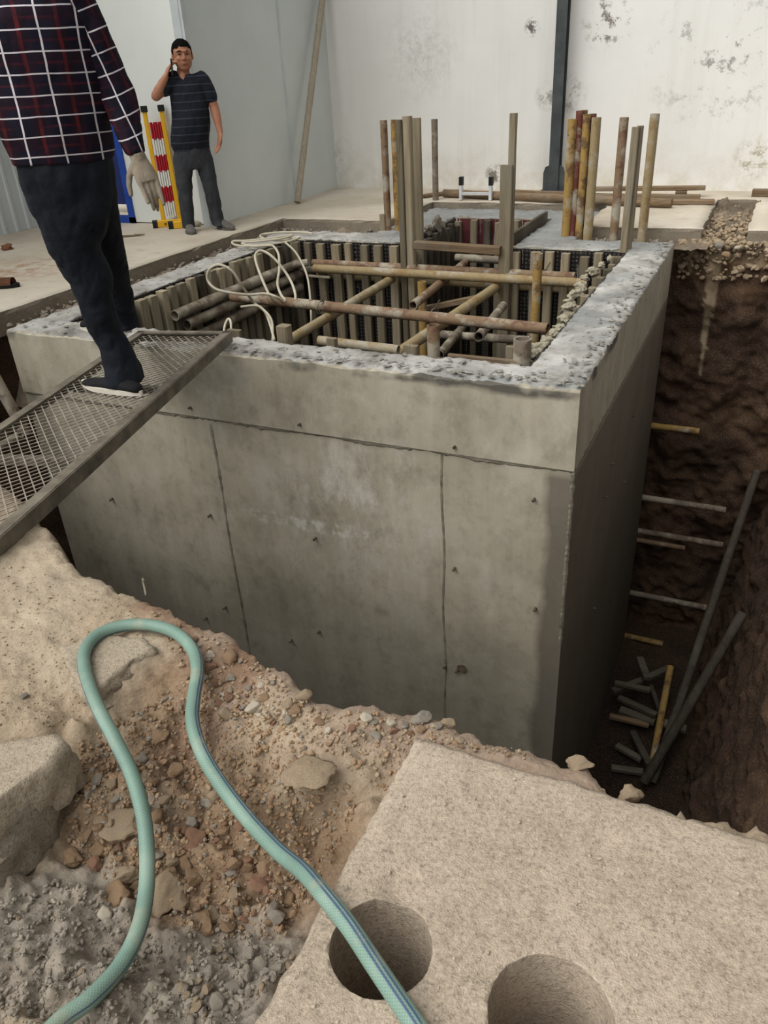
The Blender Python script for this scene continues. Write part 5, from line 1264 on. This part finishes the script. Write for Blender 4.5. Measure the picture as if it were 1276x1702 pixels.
def head(bm, c, s=1.0, yaw=0.0):
    """skull, jaw, nose, ears; the face looks along -y of the figure"""
    rot = Matrix.Rotation(yaw, 3, 'Z'); P3 = lambda x, y, z: c + rot @ Vector((x, y, z)) * s
    ball(bm, P3(0, .008, .028), (.082 * s, .096 * s, .094 * s)); ball(bm, P3(0, -.018, -.035), (.073 * s, .072 * s, .078 * s)); ball(bm, P3(0, -.040, -.080), (.050 * s, .038 * s, .032 * s))
    ball(bm, P3(.034, -.066, -.022), (.026 * s, .020 * s, .022 * s)); ball(bm, P3(-.034, -.066, -.022), (.026 * s, .020 * s, .022 * s))
    ball(bm, P3(0, -.076, .032), (.055 * s, .018 * s, .012 * s))
    chain(bm, [(P3(0, -.086, .012), .008 * s), (P3(0, -.100, -.022), .0135 * s)], 10); ball(bm, P3(.011, -.090, -.026), .009 * s); ball(bm, P3(-.011, -.090, -.026), .009 * s)
    ball(bm, P3(0, -.086, -.052), (.024 * s, .010 * s, .006 * s)); ball(bm, P3(0, -.085, -.064), (.021 * s, .010 * s, .006 * s))
    for sx in (-1, 1): ball(bm, P3(sx * .083, .004, -.004), (.010 * s, .018 * s, .030 * s))
    return P3
def face_parts(P3, parent, s=1.0):
    for sx in (-1, 1):
        bm = bmesh.new(); bmesh.ops.create_icosphere(bm, subdivisions=2, radius=1, matrix=Matrix.Translation(P3(sx * .032, -.0805, .012)) @ Matrix.Diagonal((.015 * s, .006 * s, .0045 * s, 1))); frombm('eye', bm, MAT['eye'], parent, True)
        bm = bmesh.new(); chain(bm, [(P3(sx * .014, -.090, .030), .0035 * s), (P3(sx * .033, -.090, .036), .0045 * s), (P3(sx * .052, -.076, .030), .003 * s)], 8); frombm('eyebrow', bm, MAT['hair'], parent, True)
    bm = bmesh.new(); bmesh.ops.create_icosphere(bm, subdivisions=2, radius=1, matrix=Matrix.Translation(P3(.002, -.0925, -.058)) @ Matrix.Diagonal((.022 * s, .006 * s, .005 * s, 1))); frombm('lips', bm, MAT['lips'], parent, True)
def haircap(P3, parent, s=1.0, low=.075):
    bm = bmesh.new(); bmesh.ops.create_uvsphere(bm, u_segments=72, v_segments=48, radius=1)
    dele = []
    for v in bm.verts:
        x, y, z = v.co; q = Vector((x * .0855, y * .0985 + .008, z * .098 + .030)); line = low - .012 + .010 * math.cos(x * 3) if y < -.55 else (-.012 if y < .15 else -.060)
        if -.55 <= y < -.25: line = low - .012 + (y + .55) / .30 * (-.012 - low + .012)
        line += .012 * fbm(x * 8, y * 8, 3)
        if q.z < line: dele.append(v)
        k = 1 + .03 * fbm(x * 7, y * 7, z * 7); v.co = P3(*(q * k))
    bmesh.ops.delete(bm, geom=dele, context='VERTS'); bmesh.ops.solidify(bm, geom=bm.faces[:], thickness=.004 * s)
    return frombm('hair', bm, MAT['hair'], parent, True)

# ------------------------------------------------------------------ the standing man in the dark polo shirt
F0 = G(338, 383, 0); M1, A = locals_at(F0)
man = empty('person', F0, 'person in a dark polo shirt standing by the barrier, hand at the ear', 'person', mat=M1)
HC_ = A(303, 93, -.03) + Vector((0, .02, 0)); nk = A(303, 124, .01)
shL, shR = A(287, 133, .0), A(337, 133, .0); elL, wrL = A(259, 160, -.10), A(275, 128, -.10); elR, wrR = A(356, 178, -.02), A(365.5, 219, -.10)
hpL, hpR = A(303, 258, 0), A(337, 258, 0); knL, knR = A(307, 312, -.03), A(349, 308, -.02); anL, anR = A(313, 372, 0), A(361, 365, 0.02)
pel = (hpL + hpR) / 2; che = (shL + shR) / 2 - Z * .13
bm = bmesh.new(); P3 = head(bm, HC_, 1.06, .12)
chain(bm, [(HC_ - Z * .06 + Yv * .02, .055), (nk - Z * .03, .062)])
chain(bm, [(nk + Vector((0, -.050, -.01)), .034), (nk + Vector((0, -.068, -.045)), .028), (nk + Vector((0, -.090, -.085)), .014)])
loft(bm, [(pel - Z * .08, X * .13, Yv * .09), (pel + Z * .10, X * .145, Yv * .105), (che, X * .155, Yv * .105), (nk - Z * .09, X * .13, Yv * .08), (nk - Z * .02, X * .06, Yv * .06)])
for sh, el, wr in ((shL, elL, wrL), (shR, elR, wrR)):
    chain(bm, [(sh - Z * .01, .050), (sh.lerp(el, .5), .050), (el, .043), (el.lerp(wr, .3), .044), (wr, .028)])
for hp, kn, an in ((hpL, knL, anL), (hpR, knR, anR)): chain(bm, [(hp, .075), (kn, .05), (an, .034), (an - Z * .03, .032)])
hand(bm, wrR, (A(365, 240, -.12) - wrR), Vector((.35, -.9, 0)), Vector((-.75, -.5, -.2)), 1, 1.12, (.35, .45, .4))
hand(bm, wrL, (A(282, 106, -.06) - wrL), Vector((.30, -.95, .1)), Vector((.9, .25, 0)), -1, 1.05, (.5, .7, .6))
blob('body', bm, .0058, 'skin', man, 3)
body = [c for c in man.children if c.name.startswith('body')][0]
hairob = haircap(P3, man, 1.06, .068); face_parts(P3, man, 1.06)
# polo shirt: trunk, short sleeves, collar
bm = bmesh.new(); hemL = A(284, 240, 0); hemR = A(350, 246, 0); hc = (hemL + hemR) / 2
loft(bm, [(hc - Z * .035, X * .172, Yv * .13), (hc + Z * .05, X * .182, Yv * .145), (A(317, 200, 0), X * .178, Yv * .15 ), (A(314, 168, 0), X * .168, Yv * .135), (A(312, 145, 0), X * .166, Yv * .118), (A(311, 132, 0), X * .150, Yv * .09), (A(308, 124, .01), X * .085, Yv * .07)])
for sh, el in ((shL, elL), (shR, elR)):
    chain(bm, [(sh + (X * .012 if sh is shL else X * -.012) + Z * .004, .074), (sh.lerp(el, .35), .074), (sh.lerp(el, .62 if sh is shR else .55), .070)])
blob('polo_shirt', bm, .008, 'polo', man, 4, .010, 12)
bm = bmesh.new()
for sx in (-1, 1):
    chain(bm, [(nk + Vector((sx * .055, .055, .005)), .012), (nk + Vector((sx * .068, .0, -.005)), .013), (nk + Vector((sx * .055, -.06, -.035)), .014), (nk + Vector((sx * .018, -.098, -.085)), .010)], 10)
chain(bm, [(nk + Vector((-.055, .055, .005)), .012), (nk + Vector((0, .075, .01)), .012), (nk + Vector((.055, .055, .005)), .012)], 10)
blob('collar', bm, .006, 'polo_collar', man, 2)
bm = bmesh.new()
ctr = pel
loft(bm, [(hc + Z * .02, X * .160, Yv * .125), (pel - Z * .01, X * .178, Yv * .135), (pel - Z * .07, X * .176, Yv * .13), (pel - Z * .12, X * .15, Yv * .11)])
for hp, kn, an, (hw, kw, aw) in ((hpL, knL, anL, (.088, .070, .064)), (hpR, knR, anR, (.088, .072, .064))):
    loft(bm, [(hp, X * hw, Yv * .10), (hp.lerp(kn, .45), X * hw * .98, Yv * .095), (kn, X * kw, Yv * .08), (kn.lerp(an, .5), X * (kw + aw) / 2, Yv * .078), (an - Z * .005, X * aw, Yv * .078), (Vector((an.x + (.012 if an is anR else 0), an.y - .015, .038)), X * aw, Yv * .095)])
blob('trousers', bm, .008, 'charcoal', man, 4, .014, 10)
for an, fx_, fy_ in ((anL, .02, -.20), (anR, .10, -.17)):
    hl = Vector((an.x - .005, an.y + .065, 0)); d_ = Vector((fx_, fy_, 0)).normalized(); shoe(man, hl, hl + d_ * .285, .105, 'shoe_grey', 'shoe_grey', 0, .085)
ph = bmesh.new(); c = M1 @ (wrL.lerp(HC_, .45) + Vector((-.005, -.02, -.005))); hd_ = M1.to_3x3()
bar(ph, c - Z * .06 + hd_ @ Vector((-.01, -.02, 0)), c + Z * .07 + hd_ @ Vector((.0, .0, 0)), .012, .062, hd_ @ Vector((.1, 1, 0)), .2)
tag(frombm('mobile_phone', ph, MAT['black_plastic']), 'dark mobile phone held to the ear of the man in the polo shirt', 'phone')

# ------------------------------------------------------------------ the man in the plaid shirt walking up the gangway
F1 = G(188, 648, .035); M2, B = locals_at(F1)
wk = empty('person', F1, 'person in a dark plaid shirt and black trousers walking up the mesh gangway', 'person', mat=M2)
hn, hf = B(88, 300, -.14), B(148, 296, -.08); kn_, kf = B(146, 462, -.06), B(184, 432, .20); an_, af = B(199, 612, 0.0), B(206, 528, .52)
w0, w1, w2, w3 = B(104, 262, -.14), B(84, 175, -.18), B(66, 90, -.22), B(52, 15, -.25)
nkB = B(38, -62, -.26); hdB = B(30, -150, -.27)
shr, shl = B(118, -12, -.24), B(-28, -12, -.24); elr, wrr = B(196, 158, -.22), B(227, 256, -.30); ell, wrl = B(-92, 130, -.2), B(-100, 240, -.3)
bm = bmesh.new(); c180 = math.pi
P3b = head(bm, hdB, 1.0, c180 + .3)
chain(bm, [(hdB - Z * .06, .055), (nkB - Z * .04, .062)])
loft(bm, [(w0 - Z * .1, X * .13, Yv * .09), (w0, X * .15, Yv * .10), (w1, X * .15, Yv * .10), (w2, X * .16, Yv * .10), (w3, X * .14, Yv * .08), (nkB - Z * .03, X * .06, Yv * .06)])
for sh, el, wr in ((shr, elr, wrr), (shl, ell, wrl)): chain(bm, [(sh, .045), (sh.lerp(el, .5), .042), (el, .038), (wr, .027), (wr + (wr - el).normalized() * .03, .026)])
for hp, kn, an in ((hn, B(152, 462, -.05), an_), (hf, B(186, 434, .22), af)): chain(bm, [(hp, .06), (kn, .032), (an, .03), (an - Z * .03, .03)])
blob('body', bm, .008, 'skin', wk, 3)
haircap(P3b, wk, 1.0, .068); face_parts(P3b, wk, 1.0)
bm = bmesh.new()
loft(bm, [(B(106, 270, -.14), X * .192, Yv * .14), (B(103, 248, -.14), X * .205, Yv * .150), (B(92, 210, -.16), X * .212, Yv * .15), (w1, X * .212, Yv * .145), (B(74, 130, -.2), X * .212, Yv * .14), (w2, X * .21, Yv * .135), (B(58, 45, -.24), X * .20, Yv * .12), (w3, X * .185, Yv * .105), (B(46, -25, -.25), X * .13, Yv * .085), (nkB - Z * .02, X * .07, Yv * .07)], 36)
blob('shirt', bm, .009, 'plaid', wk, 4, .010, 6)
shirt = [c for c in wk.children if c.name.startswith('shirt')][0]
for sh, el, wr in ((shr, elr, wrr), (shl, ell, wrl)):
    bm = bmesh.new(); ax_ = (el - sh).normalized()
    loft(bm, [(sh - ax_ * .02, X * .062 + Z * .03, Yv * .075), (sh.lerp(el, .25), X * .066 + Z * .02, Yv * .075), (sh.lerp(el, .6), X * .066 + Z * .02, Yv * .068), (el - ax_ * .03, X * .070 + Z * .01, Yv * .066), (el.lerp(wr, .22), X * .066, Yv * .062), (el.lerp(wr, .6), X * .052, Yv * .055), (wr - (wr - el).normalized() * .02, X * .040, Yv * .044), (wr, X * .036, Yv * .040)], 24)
    ball(bm, sh - Z * .005, (.078, .085, .072))
    s_, u_ = frame_of(ax_, Yv); mw = Matrix.Identity(4)
    for i in range(3): mw[i][0] = s_[i]; mw[i][1] = u_[i]; mw[i][2] = -ax_[i]; mw[i][3] = sh[i]
    blob('sleeve', bm, .008, 'plaid_sleeve', shirt, 4, .016, 10, mw=mw)
bm = bmesh.new(); chain(bm, [(nkB + Vector((.06 * math.cos(a), .06 * math.sin(a), -.01)), .016) for a in [k * math.pi / 4 for k in range(9)]], 10); blob('collar', bm, .008, 'plaid', shirt, 2)
bm = bmesh.new()
loft(bm, [(B(105, 250, -.14), X * .180, Yv * .125), (B(109, 275, -.14), X * .192, Yv * .13), (B(116, 310, -.13), X * .188, Yv * .125), (B(124, 350, -.11), X * .170, Yv * .115), (B(134, 400, -.08), X * .10, Yv * .08)], 32)
loft(bm, [(B(85, 262, -.14), X * .10, Yv * .10), (hn + X * .02, X * .115, Yv * .115), (B(108, 360, -.11), X * .118, Yv * .115), (B(126, 412, -.08), X * .106, Yv * .105), (kn_ + X * .01, X * .094, Yv * .095), (B(164, 517, -.03), X * .078, Yv * .085), (B(189, 575, 0), X * .074, Yv * .08), (B(202, 612, .0), X * .086, Yv * .090), (B(207, 636, .0), X * .098, Yv * .100)], 28)
loft(bm, [(hf, X * .10, Yv * .12), (B(160, 350, .02), X * .092, Yv * .11), (kf, X * .080, Yv * .09), (B(194, 478, .36), X * .072, Yv * .08), (af, X * .068, Yv * .078), (B(211, 543, .53), X * .066, Yv * .08)], 28)
blob('trousers', bm, .0085, 'navy_cloth', wk, 4, .024, 7)
toe, heel = M2.inverted() @ G(141, 641, .035), M2.inverted() @ G(236, 657, .035)
shoe(wk, heel, toe, .105, 'shoe_black', 'sole', 0, .062, .022)
q = B(218, 552, .53); q2 = B(150, 548, .62); shoe(wk, q, q + (q2 - q).normalized() * .27, .105, 'shoe_black', 'sole', 0, .085, .024)
for wr, el, th in ((wrr, elr, -1), (wrl, ell, 1)):
    bm = bmesh.new(); d_ = (wr - el).normalized() if th > 0 else (B(248, 306, -.36) - wr).normalized()
    chain(bm, [(wr - d_ * .02, .031), (wr + d_ * .02, .031)])
    hand(bm, wr + d_ * .012, d_, Vector((.93, .25, .1)) if th < 0 else Vector((.9, .3, 0)), Vector((-.15, .75, -.35)), th, 1.15, (.30, .45, .35), fr=.0088, spread=.30, curls=(.3, .9, .6, .2) if th < 0 else None)
    blob('glove', bm, .0036, 'glove', wk, 2, .003, 30)
